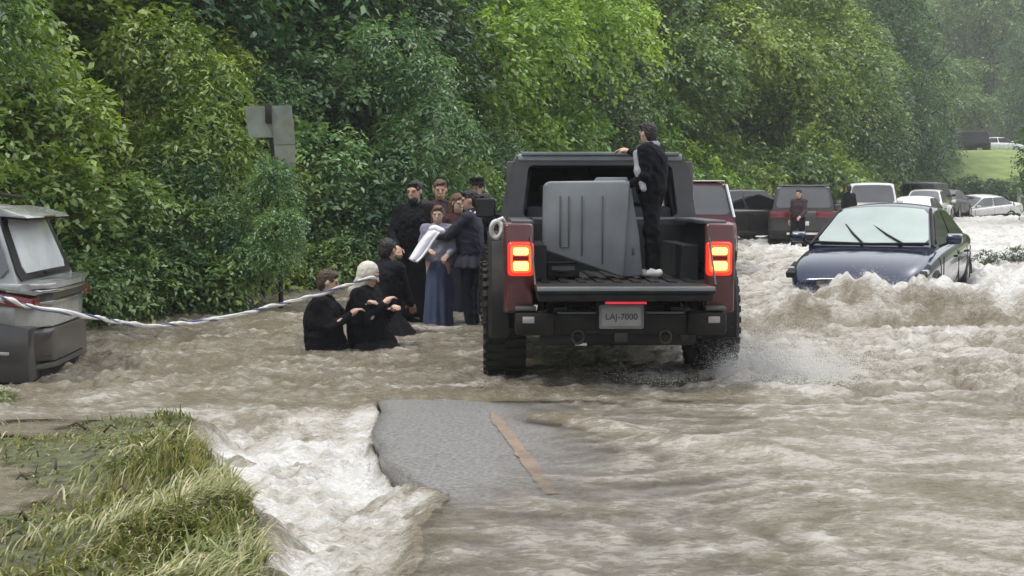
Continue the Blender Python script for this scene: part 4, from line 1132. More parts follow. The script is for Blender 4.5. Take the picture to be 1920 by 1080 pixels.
def car(name, label, cat, loc, heading, paint, st, gh, glass, W_=1.84, zb=0.22, roll=0.0, pitch=0.0, rear='lamps', lamp=None, group=None, wheels=True, Lf=2.3, Lr=-2.35, sidepanes=2, roof_mat=None, plate=True, cabin_mat=None):
    """heading: direction (dx,dy) of the nose. st: [(y, top z, half width)], gh: dict of greenhouse corners"""
    rz = math.atan2(-heading[0], heading[1])
    T = empty(name, loc, rz, pitch, roll)
    tag(T, label, cat, group)
    hw = W_ / 2
    rings = []
    for i, (y, zt, k) in enumerate(st):
        b = zb + (0.10 if i in (0, len(st) - 1) else 0.0)
        rings.append(ring_pts(y, b, zt, hw * k))
        if i in (0, len(st) - 1): rings.append(ring_pts(y + (0.03 if i == 0 else -0.03), b - 0.02, zt, hw * k)) if i == 0 else rings.insert(-1, ring_pts(y - 0.03, b - 0.02, zt, hw * k))
    loft('body', rings, paint, T, 2)
    zB, zR = gh['zb'], gh['zr']
    wb, wr = gh.get('wb', hw * 0.93), gh.get('wr', hw * 0.70)
    ya0, ya1, yd1, yd0 = gh['y']
    zr2 = gh.get('zr2', zR - 0.03)
    zBr = gh.get('zbr', zB)
    P = {}
    for s in (-1, 1):
        P[s] = [Vector((s * wb, ya0, zB)), Vector((s * wr, ya1, zR)), Vector((s * wr * 0.98, yd1, zr2)), Vector((s * wb * 0.97, yd0, zBr))]
    bm = bmesh.new()
    nseg = 8
    def row(p, q, lift):
        return [bm.verts.new(p.lerp(q, k / nseg) + Vector((0, 0, lift * (1 - (2 * k / nseg - 1) ** 2)))) for k in range(nseg + 1)]
    dn = Vector((0, 0, -0.12)); RL = gh.get('lift', 0.03)
    mid = lambda s: P[s][1].lerp(P[s][2], 0.5) + Vector((s * 0.01, 0, 0.03))
    rows = [row(P[-1][0] + dn, P[1][0] + dn, 0), row(P[-1][0], P[1][0], 0.0), row(P[-1][1], P[1][1], RL), row(mid(-1), mid(1), RL + 0.01), row(P[-1][2], P[1][2], RL), row(P[-1][3], P[1][3], 0.0), row(P[-1][3] + dn, P[1][3] + dn, 0)]
    for a, b in zip(rows[:-1], rows[1:]):
        for k in range(nseg): bm.faces.new((a[k], a[k + 1], b[k + 1], b[k]))
    for k in (0, nseg):
        bm.faces.new([r[k] for r in rows])
    bm.faces.new(rows[0]); bm.faces.new(rows[-1][::-1])
    bmesh.ops.recalc_face_normals(bm, faces=bm.faces)
    ed = [e for e in bm.edges if e.calc_face_angle(0) > 0.5 and all(v.co.z > zB + 0.05 for v in e.verts)]
    bmesh.ops.bevel(bm, geom=ed, offset=0.045, segments=3, affect='EDGES', profile=0.6)
    bm_obj('roof', bm, cabin_mat or paint, T, smooth=True, angle=50)
    g1, g2, g3 = glass if isinstance(glass, tuple) else (glass,) * 3
    ws = pane('windshield', [P[1][0], P[-1][0], P[-1][1], P[1][1]], 0.06, 0.008, g1, T, lift=RL)
    rw = pane('rear_window', [P[-1][3], P[1][3], P[1][2], P[-1][2]], 0.07, 0.008, g2, T, lift=RL)
    for s in (-1, 1):
        a, b, c, d = P[s]
        cuts = np.linspace(0, 1, sidepanes + 1)
        for k in range(sidepanes):
            t0, t1 = cuts[k], cuts[k + 1]
            bl, br = a.lerp(d, t0), a.lerp(d, t1)
            tl_, tr = b.lerp(c, t0), b.lerp(c, t1)
            q = [bl, tl_, tr, br] if s > 0 else [bl, br, tr, tl_]
            q = [bl, br, tr, tl_] if s < 0 else [br, bl, tl_, tr]
            pane('side_window', q, 0.045, 0.006, g3, T)
    ym = ya0 - 0.25
    for s in (-1, 1):
        mm = box('door_mirror', s * (hw + 0.10) - 0.10, s * (hw + 0.10) + 0.10, ym - 0.06, ym + 0.06, zB + 0.03, zB + 0.16, paint, T, 0.035, 3)
        tube('mirror_stalk', [(s * hw * 0.90, ym, zB), (s * (hw + 0.05), ym, zB + 0.06)], 0.02, M['black_plastic'], mm)
        if wheels:
            wheel(T, s * (hw - 0.12), Lf - 0.95, 0.33, 0.33, 0.22, 0.21, 0, 0, 'steel', s)
            wheel(T, s * (hw - 0.12), Lr + 0.95, 0.33, 0.33, 0.22, 0.21, 0, 0, 'steel', s)
        # door seams and handles
        for yy in (ya0 - 0.15, (ya0 + yd0) / 2, yd0 + 0.35):
            box('door_seam', s * (hw * 0.99) - 0.006, s * (hw * 0.99) + 0.006, yy - 0.005, yy + 0.005, zb + 0.12, zB - 0.12, M['black_plastic'], T)
        for yy in ((ya0 + yd0) / 2 + 0.12, yd0 + 0.50):
            box('door_handle', s * hw - 0.02, s * hw + 0.02, yy, yy + 0.16, zB - 0.20, zB - 0.165, paint, T, 0.008)
    yr = st[0][0]; zt = st[0][1]
    if rear == 'lamps':
        for s in (-1, 1):
            x0, x1, z0, z1 = lamp or (0.48, 0.90, zt - 0.30, zt - 0.12)
            box('tail_lamp', min(s * x0 * hw, s * x1 * hw), max(s * x0 * hw, s * x1 * hw), yr - 0.03, yr + 0.10, z0, z1, M['red_lens_off'], T, 0.03)
        if plate: box('number_plate', -0.16, 0.16, yr - 0.028, yr + 0.01, zt - 0.34, zt - 0.22, M['white_part'], T, 0.004)
        box('rear_bumper', -hw * 0.93, hw * 0.93, yr - 0.07, yr + 0.12, zb + 0.06, zb + 0.30, M['black_plastic'], T, 0.05)
    return T, P

SUV_ST = [(-2.25, 1.02, 0.86), (-2.1, 1.08, 0.95), (-1.2, 1.08, 1.0), (0.2, 1.05, 1.0), (1.05, 1.04, 0.99), (1.75, 0.98, 0.95), (2.15, 0.88, 0.86), (2.30, 0.70, 0.72)]
SUV_GH = dict(y=(1.15, 0.45, -1.75, -2.15), zb=1.04, zr=1.68, zr2=1.66, wr=0.70, wb=0.86)
SED_ST = [(-2.35, 0.90, 0.82), (-2.2, 0.98, 0.92), (-1.4, 0.99, 0.99), (0.2, 0.94, 1.0), (1.0, 0.92, 0.98), (1.7, 0.84, 0.95), (2.1, 0.74, 0.88), (2.32, 0.58, 0.74)]
SED_GH = dict(y=(1.12, 0.28, -0.95, -1.70), zb=0.93, zr=1.41, zr2=1.38, wr=0.60, wb=0.82)

# blue saloon stalled in the standing wave
def build_saloon():
    hd = Vector((-0.46, -0.89)).normalized()
    T, P = car('blue_saloon_car', 'dark blue saloon car stalled behind a standing wave', 'car', (5.30, 18.05, -0.10), hd, M['navy_paint'], SED_ST, dict(SED_GH, lift=0.055, wr=0.63, zr=1.385, zr2=1.36, y=(1.15, 0.20, -0.85, -1.75)), (M['sky_glass'], M['grey_glass'], M['tint_glass']), rear='none', pitch=rad(-1.5), W_=1.86)
    # bonnet creases, wipers, lamps, grille
    for s in (-1, 1):
        hl = prism('head_lamp', [(1.74, 0.66), (2.10, 0.56), (2.14, 0.64), (1.72, 0.76)], 'x', min(s * 0.66, s * 0.875), max(s * 0.66, s * 0.875), M['black_plastic'], T, 0.02)
        box('lamp_lens', min(s * 0.80, s * 0.885), max(s * 0.80, s * 0.885), 1.84, 1.98, 0.64, 0.70, M['lamp_clear'], hl, 0.015)
        tube('windshield_edge', [tuple(P[s][0] + Vector((s * -0.02, 0.02, 0.015))), tuple(P[s][1] + Vector((s * -0.02, 0.01, 0.012)))], 0.020, M['black_plastic'], T, 6)
        mg = box('mirror_cap', s * 1.03 - 0.09, s * 1.03 + 0.09, 0.80, 0.90, 1.075, 1.098, M['chrome'], T, 0.01)
    a, b, c, d = P[1][0], P[-1][0], P[-1][1], P[1][1]
    n = ((b - a).cross(d - a)).normalized()
    def on(s, t): return a.lerp(b, s).lerp(d.lerp(c, s), t) + n * 0.035
    for s0, s1, t1 in ((0.44, 0.20, 0.52), (0.76, 0.46, 0.50)):
        w = tube('wiper', [tuple(on(s0, 0.02)), tuple(on((s0 + s1) / 2, t1 * 0.5)), tuple(on(s1, t1))], [0.016, 0.018, 0.010], M['black_plastic'], T, 6)
    tube('cowl', [tuple(on(0.04, 0.03)), tuple(on(0.5, 0.0)), tuple(on(0.96, 0.03))], 0.022, M['black_plastic'], T, 6)
    box('grille', -0.42, 0.42, 2.24, 2.33, 0.42, 0.58, M['black_plastic'], T, 0.02)
    box('front_bumper', -0.80, 0.80, 2.20, 2.36, 0.25, 0.40, M['navy_paint'], T, 0.05)
    return T
build_saloon()

# silver car nosed into the verge on the left, rear quarter in view
def build_left():
    fw = Vector((-0.995, -0.085))
    st = [(-2.28, 0.86, 0.80), (-2.22, 0.98, 0.92), (-1.9, 1.03, 0.98), (-1.2, 1.04, 1.0), (0.2, 1.02, 1.0), (1.05, 1.0, 0.99), (1.75, 0.96, 0.95), (2.15, 0.86, 0.86), (2.30, 0.70, 0.72)]
    gh = dict(y=(1.15, 0.45, -1.92, -2.16), zb=1.00, zr=1.66, zr2=1.56, wr=0.70, wb=0.86)
    T, P = car('silver_hatchback', 'muddy silver hatchback with red streak lamp and black lower body sunk at the verge', 'car', (-6.20, 10.78, -0.10), fw, M['silver_paint'], st, gh, (M['tint_glass'], M['bright_glass'], M['grey_glass']), rear='none', pitch=rad(3.6), W_=1.86, Lr=-2.35, sidepanes=3)
    BP = M['black_plastic']
    def bar(nm, hw_, y0, y1, z0, z1, m, bev=0.02):
        # bar across the tail, its ends wrapping forward round the corners
        xs = [hw_ * math.sin(rad(a)) for a in np.linspace(-90, 90, 17)]
        f = lambda x: 0.20 * abs(x / hw_) ** 5
        pts = [(x, y0 + f(x)) for x in xs] + [(x, y1 + f(x)) for x in xs[::-1]]
        return prism(nm, pts, 'z', z0, z1, m, T, bev)
    bm = bmesh.new()
    prof = [(-1.80, 1.60), (-1.95, 1.585), (-2.12, 1.545), (-2.17, 1.520), (-1.95, 1.520)]
    sp = prism('spoiler', prof, 'x', -0.66, 0.66, M['silver_paint'], T, 0.012); bm.free()
    box('spoiler_underside', -0.62, 0.62, -2.15, -1.95, 1.504, 1.519, BP, sp)
    box('brake_light', -0.16, 0.16, -2.172, -2.150, 1.524, 1.534, M['red_lens_off'], sp)
    # rear hatch mouldings
    bar('hatch_ledge', 0.86, -2.37, -2.10, 0.955, 1.00, M['silver_paint'], 0.015)
    bar('chrome_strip', 0.89, -2.39, -2.28, 0.928, 0.950, M['chrome'], 0.006)
    bar('hatch_panel', 0.87, -2.35, -2.12, 0.858, 0.926, M['graphite_paint'], 0.01)
    bar('lower_chrome_strip', 0.90, -2.38, -2.25, 0.836, 0.856, M['chrome'], 0.006)
    bar('hatch_lower', 0.88, -2.35, -2.12, 0.64, 0.834, M['silver_paint'], 0.02)
    bar('rear_bumper', 0.92, -2.38, -2.05, 0.36, 0.63, M['graphite_paint'], 0.05)
    bar('bumper_apron', 0.89, -2.34, -2.05, 0.18, 0.37, BP, 0.04)
    bar('bumper_lip', 0.88, -2.375, -2.2, 0.30, 0.345, M['grey_trim'], 0.01)
    pane('rear_window_surround', [P[-1][3], P[1][3], P[1][2], P[-1][2]], 0.015, 0.0, BP, T, lift=0.03)
    [c for c in T.children if c.name.startswith('rear_window') and 'surround' not in c.name][0].scale = (0.86, 1, 1)
    box('rear_wiper', -0.30, 0.25, -2.232, -2.205, 1.055, 1.08, BP, T, 0.008)
    for s in (-1, 1):
        l1 = prism('tail_lamp', [(-2.30, 0.90), (-1.62, 0.985), (-1.40, 1.01), (-1.62, 0.93), (-2.0, 0.84), (-2.31, 0.81)], 'x', min(s * 0.70, s * 0.942), max(s * 0.70, s * 0.942), M['red_lens_off'], T, 0.012)
        prism('lamp_trim', [(-2.32, 0.925), (-1.62, 1.005), (-1.55, 1.02), (-1.62, 1.018), (-2.32, 0.945)], 'x', min(s * 0.70, s * 0.947), max(s * 0.70, s * 0.947), M['chrome'], l1)
        prism('lamp_reverse', [(-2.02, 0.895), (-1.85, 0.925), (-1.95, 0.88), (-2.1, 0.85)], 'x', min(s * 0.75, s * 0.948), max(s * 0.75, s * 0.948), M['lamp_clear'], l1)
        prism('side_cladding', [(-2.30, 0.22), (-2.28, 0.66), (-1.9, 0.70), (-1.75, 0.60), (-0.6, 0.50), (1.9, 0.45), (1.9, 0.20)], 'x', min(s * 0.60, s * 0.938), max(s * 0.60, s * 0.938), M['graphite_paint'], T, 0.02)
        box('bumper_reflector', s * 0.93 - 0.02, s * 0.93 + 0.02, -2.14, -2.03, 0.44, 0.465, M['reflector'], T, 0.005)
        tube('roof_rail', [(s * 0.63, 0.4, 1.70), (s * 0.64, -0.8, 1.735), (s * 0.63, -1.75, 1.66)], 0.018, BP, T)
build_left()

# the queue of stranded cars behind
UP = (0.16, 0.99)
def suv_rear(*a, **k): return car(*a, **k)
TALL_GH = dict(y=(1.15, 0.5, -1.95, -2.18), zb=1.08, zr=1.74, zr2=1.72, wr=0.74, wb=0.88)
TALL_ST = [(-2.30, 1.00, 0.90), (-2.2, 1.10, 0.97), (-1.2, 1.11, 1.0), (0.2, 1.09, 1.0), (1.05, 1.07, 0.99), (1.75, 1.0, 0.95), (2.15, 0.9, 0.86), (2.30, 0.70, 0.72)]
c1, _ = car('red_suv', 'dark red car with pale roof seen past the pickup cab', 'car', (3.38, 25.8, -0.02), (0.06, 1), M['maroon_paint'], TALL_ST, TALL_GH, (M['tint_glass'], M['grey_glass'], M['tint_glass']), W_=1.90, plate=False)
box('roof_panel', -0.68, 0.68, -1.98, 0.4, 1.765, 1.785, M['white_paint'], c1, 0.008)
box('tail_highlight', 0.50, 0.60, -2.335, -2.30, 0.86, 0.94, M['lamp_clear'], c1, 0.02)  # pale block painted in as a highlight on the red tail
for s in (-1, 1):
    pl = Vector((s * 0.82, -2.19, 1.12)); tube('window_trim', [(s * 0.83, -2.20, 1.10), (s * 0.70, -1.99, 1.70)], 0.035, M['chrome'], c1)
car('dark_grey_estate_car', 'dark grey car standing sideways between the red car and the dark off-roader', 'car', (6.95, 39.5, 0.05), (0.80, 0.60), M['graphite_paint'], SUV_ST, dict(SUV_GH, zr=1.62, zr2=1.58), M['tint_glass'], W_=1.9)
c3, _ = car('dark_suv', 'dark off-roader with roof rails and wide red lamps', 'car', (8.65, 38.3, 0.0), (0.20, 0.98), M['graphite_paint'], TALL_ST, dict(TALL_GH, zr=1.76, zr2=1.74), (M['tint_glass'], M['grey_glass'], M['tint_glass']), W_=1.96, lamp=(0.36, 0.95, 0.86, 1.06))
for s in (-1, 1): tube('roof_rail', [(s * 0.66, 0.3, 1.80), (s * 0.68, -0.8, 1.84), (s * 0.66, -1.9, 1.80)], 0.025, M['chrome'], c3)
box('roof_panel', -0.62, 0.62, -1.95, 0.35, 1.785, 1.80, M['steel'], c3, 0.006)
box('lower_bumper', -0.45, 0.60, -2.42, -2.30, 0.40, 0.46, M['white_part'], c3, 0.01)
car('white_pickup', 'white pickup queued beside the dark off-roader', 'car', (13.0, 46.5, 0.12), (0.22, 0.97), M['white_paint'], TALL_ST, dict(TALL_GH, zr=1.80, zr2=1.80, y=(1.15, 0.5, -0.9, -1.15)), (M['tint_glass'], M['grey_glass'], M['tint_glass']), W_=1.98)
car('pale_pink_saloon', 'pale pinkish white saloon with dark red tail stripe', 'car', (15.65, 49.5, 0.05), (0.45, 0.89), M['white_paint'], SED_ST, SED_GH, (M['tint_glass'], M['white_paint'], M['tint_glass']), lamp=(0.0, 0.96, 0.70, 0.86), W_=1.9, plate=False)
car('black_suv', 'black off-roader with pale roof behind the pinkish saloon', 'car', (19.6, 60.5, 0.38), (0.5, 0.87), M['black_paint'], TALL_ST, dict(TALL_GH, zr=1.72), M['tint_glass'], cabin_mat=M['grey_trim'])
car('white_hatchback', 'white hatchback roof showing between pinkish saloon and black off-roader', 'car', (18.3, 56.5, 0.25), (0.4, 0.9), M['white_paint'], SED_ST, dict(SED_GH, zr=1.5, zr2=1.48), (M['tint_glass'], M['grey_glass'], M['tint_glass']))
car('grey_saloon', 'grey saloon far back in the queue beside the white saloon', 'car', (22.4, 66.0, 0.40), (0.5, 0.87), M['grey_trim'], SED_ST, SED_GH, M['grey_glass'])
cw, _ = car('white_saloon', 'white saloon swept sideways and tilted by the rapids', 'car', (24.9, 68.5, 0.12), (-0.93, -0.36), M['white_paint'], SED_ST, dict(SED_GH, wr=0.66), (M['grey_glass'], M['grey_glass'], M['grey_plastic']), roll=rad(-6), pitch=rad(-4), rear='none')
for s in (-1, 1):
    prism('painted_sill_shadow', [(-2.2, 0.22), (-1.9, 0.46), (-0.6, 0.52), (0.8, 0.50), (2.0, 0.34), (2.2, 0.22)], 'x', min(s * 0.70, s * 0.935), max(s * 0.70, s * 0.935), M['black_plastic'], cw, 0.02)  # black panels stand in for shade along the car's dark underside

# ------------------------------------------------------------------ far lawn with parked cars, house, fence
def build_far():
    pts = []
    NX, NY = 30, 16
    V = []
    for j in range(NY):
        for i in range(NX):
            x = 26 + i * 1.6; y = 86 + j * 2.6
            z = 0.2 + 5.3 * float(ss(88, 112, y)) + 0.25 * float(pn(x * 0.1, y * 0.1, 95)) - 3.2 * float(ss(33.0, 27.5, x))
            V.append((x, y, z))
    F = [(j * NX + i, j * NX + i + 1, (j + 1) * NX + i + 1, (j + 1) * NX + i) for j in range(NY - 1) for i in range(NX - 1)]
    m = pm('mown_grass', (0.17, 0.23, 0.065), 0.9, var=0.25, scale=0.8, bump=0.4, bscale=8)
    tag(link('lawn', raw_mesh('lawn', V, F), m), kind='structure')
    zt = 5.35
    for nm, lab, x, y, hd, pt, stt, g in (
        ('parked_truck', 'dark parked truck above the green lawn', 39.2, 112, (-0.9, 0.3), 'black_paint', TALL_ST, dict(TALL_GH, zr=1.8, zr2=1.8)),
        ('parked_white_car', 'white car parked beyond the lawn beside the spruces', 37.0, 115, (0.95, 0.2), 'white_paint', SED_ST, SED_GH),
        ('parked_silver_car', 'pale car parked beyond the lawn right of the dark truck', 43.0, 114, (0.97, 0.1), 'white_paint', SED_ST, SED_GH)):
        car(nm, lab, 'car', (x, y, zt - 0.05), hd, M[pt], stt, g, M['tint_glass'], rear='none')
    # little white gabled house between the spruces
    H = empty('white_house', (31.6, 97.5, 0.3), rad(-12)); tag(H, 'small white gabled house half hidden among the spruces', 'house')
    prism('wall', [(-1.3, 0), (1.3, 0), (1.3, 2.2), (0, 3.4), (-1.3, 2.2)], 'y', -1.4, 1.4, M['house_white'], H)
    for s in (-1, 1):
        prism('roof_slope', [(s * 1.55, 2.02), (0, 3.46), (0, 3.56), (s * 1.60, 2.10)], 'y', -1.6, 1.6, M['house_roof'], H)
    for x, z in ((-0.6, 0.9), (0.6, 0.9), (0, 2.25)):
        w = box('window', x - 0.28, x + 0.28, -1.43, -1.38, z, z + 0.6, M['dark_pane'], H)
        box('window_frame', x - 0.34, x + 0.34, -1.42, -1.41, z - 0.06, z, M['white_part'], w)
    # post and rail fence at the foot of the lawn
    Fn = empty('post_fence', (32.6, 82.5, 0.2)); tag(Fn, 'pale post fence at the foot of the lawn', 'fence')
    for k in range(9):
        box('post', k * 1.05 - 0.11, k * 1.05 + 0.11, -0.1, 0.1, -0.8, 1.9, M['sign_back'], Fn, 0.02)
    box('rail', -0.2, 8.6, -0.13, -0.10, 1.25, 1.42, M['sign_back'], Fn)
build_far()
# ================================================================== PEOPLE
def Rm(yaw=0, pitch=0, roll=0):
    return np.array((Matrix.Rotation(rad(yaw), 3, 'Z') @ Matrix.Rotation(rad(pitch), 3, 'X') @ Matrix.Rotation(rad(roll), 3, 'Y')))
BASE = dict(pel=(0, 0, .95), che=(0, 0, 1.28), nek=(0, 0, 1.47), hed=(0, .02, 1.62),
            shR=(.175, 0, 1.41), elR=(.24, -.03, 1.13), wrR=(.25, .06, .88), shL=(-.175, 0, 1.41), elL=(-.24, -.03, 1.13), wrL=(-.25, .06, .88),
            hiR=(.09, 0, .92), knR=(.10, .02, .50), anR=(.10, -.02, .09), hiL=(-.09, 0, .92), knL=(-.10, .02, .50), anL=(-.10, -.02, .09))
def hand_prims(w, d, up, side, curl, sc):
    """palm, four unequal bent fingers and a thumb leaving the side of the palm"""
    d = d / (np.linalg.norm(d) + 1e-9)
    a = np.cross(d, up); a /= np.linalg.norm(a) + 1e-9          # across the palm
    n = np.cross(a, d)                                          # palm normal
    out = [cap(w, w + d * .045 * sc, .024 * sc, .030 * sc), ell(w + d * .055 * sc, np.array([.040, .046, .020]) * sc, np.stack([a, d, n], 1))]
    for k, (o, L) in enumerate(((-.030, .068), (-.010, .078), (.010, .074), (.030, .058))):
        b = w + d * .085 * sc + a * o * sc
        c1, s1 = math.cos(curl * .7), math.sin(curl * .7); c2, s2 = math.cos(curl * 1.6), math.sin(curl * 1.6)
        m = b + (d * c1 - n * s1) * L * .55 * sc
        t = m + (d * c2 - n * s2) * L * .5 * sc
        out += [cap(b, m, .0095 * sc, .0088 * sc, .006), cap(m, t, .0088 * sc, .0072 * sc, .004)]
    b = w + d * .025 * sc + a * side * .030 * sc
    m = b + (d * .6 + a * side * .75 - n * .25) * .042 * sc
    out += [cap(b, m, .013 * sc, .011 * sc, .008), cap(m, m + (d * .9 + a * side * .1 - n * .4) * .032 * sc, .0105 * sc, .008 * sc, .004)]
    return out
def person(name, label, loc, yaw, height=1.72, J=None, head=(0, 0, 0), skin='skin', hair='hair_dark', top='black_cloth', bottom='black_cloth', shoes='black_plastic',
           coat=None, skirt=None, beard=None, scarf=None, hat=None, longhair=False, curl=0.7, h=0.011, group=None, stripe=None, shoe_white=False, bulk=1.0, extra=None, handup=None, legs=True):
    s = height / 1.75
    q = {k: np.array(v, float) for k, v in BASE.items()}
    for k, v in (J or {}).items(): q[k] = np.array(v, float)
    for k in q: q[k] = q[k] * s
    T = empty(name, loc, rad(yaw)); tag(T, label, 'person', group)
    Rh = Rm(*head)
    hp = lambda v: q['hed'] + Rh @ (np.array(v) * s)
    # --- body: one continuous surface
    B = []
    for sx in (-.055, .055):
        o = np.array([sx * s, 0, 0]); B.append(cap(q['pel'] + o, q['che'] + o, .105 * s, .115 * s, .05))
    B.append(cap(q['shL'], q['shR'], .062 * s, .062 * s, .05))
    B.append(cap(q['nek'], hp((0, 0, -.05)), .055 * s, .052 * s, .03))
    B += [ell(hp((0, -.012, .02)), np.array([.076, .094, .100]) * s, Rh, .02), ell(hp((0, .028, -.045)), np.array([.060, .062, .072]) * s, Rh, .03),
          ell(hp((0, .055, -.088)), np.array([.030, .026, .024]) * s, Rh, .02),
          cap(hp((0, .092, .012)), hp((0, .112, -.028)), .009 * s, .014 * s, .012),
          cap(hp((-.045, .078, .030)), hp((.045, .078, .030)), .013 * s, .013 * s, .015),
          cap(hp((-.018, .090, -.062)), hp((.018, .090, -.062)), .008 * s, .008 * s, .008)]
    for sx in (-1, 1):
        B.append(ell(hp((sx * .034, .098, .006)), np.array([.016, .008, .009]) * s, Rh, 0, -1))
        B.append(ell(hp((sx * .080, -.005, -.005)), np.array([.012, .020, .032]) * s, Rh, .008))
    A = []
    for S in 'RL':
        sh, el, wr = q['sh' + S], q['el' + S], q['wr' + S]
        B += [cap(sh, el, .050 * s, .040 * s, .03), cap(el, wr, .040 * s, .026 * s, .02)]
        dd = (wr - el); up = np.array([0, 0, 1.0]) if abs(dd[2]) < .8 * np.linalg.norm(dd) else np.array([1.0 if S == 'R' else -1.0, 0, 0])
        if handup and S in handup: dd = np.array(handup[S], float); up = np.array([0, 0, 1.0])
        B += hand_prims(wr, dd, up, -1 if S == 'R' else 1, curl, s * 1.05)
        if legs:
            hi, kn, an = q['hi' + S], q['kn' + S], q['an' + S]
            B += [cap(hi, kn, .085 * s, .056 * s, .04), cap(kn, an, .056 * s, .036 * s, .03), cap(an + np.array([0, -.03, -.05]) * s, an + np.array([0, .15, -.06]) * s, .036 * s, .028 * s, .02)]
    solid('body', B, M[skin], T, 0.0095)
    for sx in (-1, 1):
        solid('eye', [ell(hp((sx * .034, .084, .006)), np.array([.009, .010, .007]) * s, Rh, 0)], M['eye'], T, 0.005)
    # --- top
    C = []
    for sx in (-.06, .06):
        o = np.array([sx * s, 0, 0]); C.append(cap(q['pel'] * .85 + q['che'] * .15 + o, q['che'] + o, .125 * s * bulk, .135 * s * bulk, .06))
    C.append(cap(q['shL'], q['shR'], .078 * s, .078 * s, .06))
    C.append(cap(q['nek'] + np.array([0, -.01, -.03]) * s, q['nek'] + np.array([0, 0, .02]) * s, .075 * s, .066 * s, .03))
    for S in 'RL':
        C += [cap(q['sh' + S], q['el' + S], .068 * s * bulk, .056 * s, .03), cap(q['el' + S], q['el' + S] * .06 + q['wr' + S] * .94, .056 * s, .044 * s, .02)]
    if extra: C += [cap(np.array(a) * s, np.array(b) * s, ra * s, rb * s, .05) for a, b, ra, rb in extra]
    jk = solid('jacket', C, M[top], T, h, 0.012, 7)
    if stripe:
        solid('shoulder_stripe', [cap(q['shL'] + np.array([.05, -.02, .075]) * s, q['elL'] * .6 + q['shL'] * .4 + np.array([-.04, -.045, .02]) * s, .018 * s, .018 * s, .01),
                                  cap(q['nek'] + np.array([-.05, -.06, .0]) * s, q['nek'] + np.array([.06, -.06, .0]) * s, .022 * s, .022 * s, .02),
                                  cap(q['shR'] + np.array([-.03, -.06, .055]) * s, q['elR'] * .6 + q['shR'] * .4 + np.array([.03, -.055, .02]) * s, .018 * s, .018 * s, .01)], M[stripe], jk, h)
    # --- legs
    if legs and not skirt:
        D = [ell(q['pel'], np.array([.17, .13, .13]) * s, None, .05)]
        for S in 'RL':
            D += [cap(q['hi' + S], q['kn' + S], .105 * s, .078 * s, .05), cap(q['kn' + S], q['an' + S], .078 * s, .062 * s, .03)]
        solid('trousers', D, M[bottom], T, h, 0.010, 7)
    if legs:
        for S in 'RL':
            an = q['an' + S]
            solid('shoe', [cap(an + np.array([0, -.05, -.045]) * s, an + np.array([0, .16, -.055]) * s, .044 * s, .036 * s, .02), cap(an, an + np.array([0, 0, -.03]) * s, .05 * s, .05 * s, .03)], M[shoes], T, h)
    # --- skirt or coat tails: pleated cloth falling from the waist
    for part, spec in (('skirt', skirt), ('coat_tails', coat)):
        if not spec: continue
        z1, rx, ry, cx, cy, mt = spec
        n, m = 48, 12; V = []; F = []
        top_c = q['pel'] + np.array([0, 0, .10 * s])
        for i in range(m):
            t = i / (m - 1)
            for k in range(n):
                a = 2 * math.pi * k / n
                fold = 1 + (0.03 + 0.10 * t) * math.sin(a * 9 + 1.3 * math.sin(a * 2 + height * 7)) * t ** .5
                ax = (.150 * s * (1 - t) + rx * t) * fold; ay = (.125 * s * (1 - t) + ry * t) * fold
                V.append((top_c[0] + cx * t + ax * math.cos(a), top_c[1] + cy * t + ay * math.sin(a), top_c[2] + (z1 - top_c[2]) * t))
        for i in range(m - 1):
            for k in range(n): F.append((i * n + k, (i + 1) * n + k, (i + 1) * n + (k + 1) % n, i * n + (k + 1) % n))
        o = link(part, raw_mesh(part, V, F), M[mt], T)
        sd = o.modifiers.new('thickness', 'SOLIDIFY'); sd.thickness = 0.012
    # --- hair, beard, scarf, hat
    face = ell(hp((0, .110, -.040)), np.array([.074, .092, .108]) * s, Rh, 0, -1)
    if scarf:
        solid('headscarf', [ell(hp((0, -.018, .022)), np.array([.096, .112, .118]) * s, Rh, .02), ell(hp((0, -.03, -.07)), np.array([.075, .085, .09]) * s, Rh, .03), cap(hp((0, -.04, -.10)), hp((0, -.07, -.20)), .072 * s, .088 * s, .03), cap(hp((0, .03, -.135)), hp((0, .05, -.20)), .035 * s, .045 * s, .02),
                            ell(hp((0, .115, -.02)), np.array([.062, .085, .080]) * s, Rh, 0, -1)], M[scarf], T, 0.009, 0.006, 14)
    elif hair:
        Hh = [ell(hp((0, -.022, .036)), np.array([.084, .102, .098]) * s, Rh, .02), ell(hp((0, -.050, -.025)), np.array([.072, .064, .075]) * s, Rh, .02), cap(hp((-.05, .05, .10)), hp((.03, .075, .088)), .024 * s, .018 * s, .02)]
        if longhair: Hh += [cap(hp((-.055, -.04, 0)), hp((-.065, -.02, -.20)), .050 * s, .035 * s, .03), cap(hp((.055, -.04, 0)), hp((.065, -.02, -.20)), .050 * s, .035 * s, .03), cap(hp((0, -.07, 0)), hp((0, -.075, -.20)), .065 * s, .04 * s, .03)]
        solid('hair', Hh + [face], M[hair], T, 0.009, 0.008, 24)
    if beard:
        solid('beard', [ell(hp((0, .050, -.092)), np.array([.062, .058, .060]) * s, Rh, .02), ell(hp((0, .095, -.035)), np.array([.030, .020, .035]) * s, Rh, 0, -1)], M[beard], T, 0.009, 0.008, 24)
    if hat:
        bm = bmesh.new()
        bm_lathe(bm, [(0.001, .160), (.080, .158), (.095, .145), (.100, .095), (.145, .084), (.147, .078), (.09, .074), (0.001, .074)], 'z', 24, closed=False)
        me_o = bm_obj('hat', bm, M[hat], T, smooth=True, angle=40)
        me_o.data.transform(Matrix.Translation(Vector(q['hed'])) @ Matrix(Rh.tolist()).to_4x4() @ Matrix.Scale(s, 4))
    return T

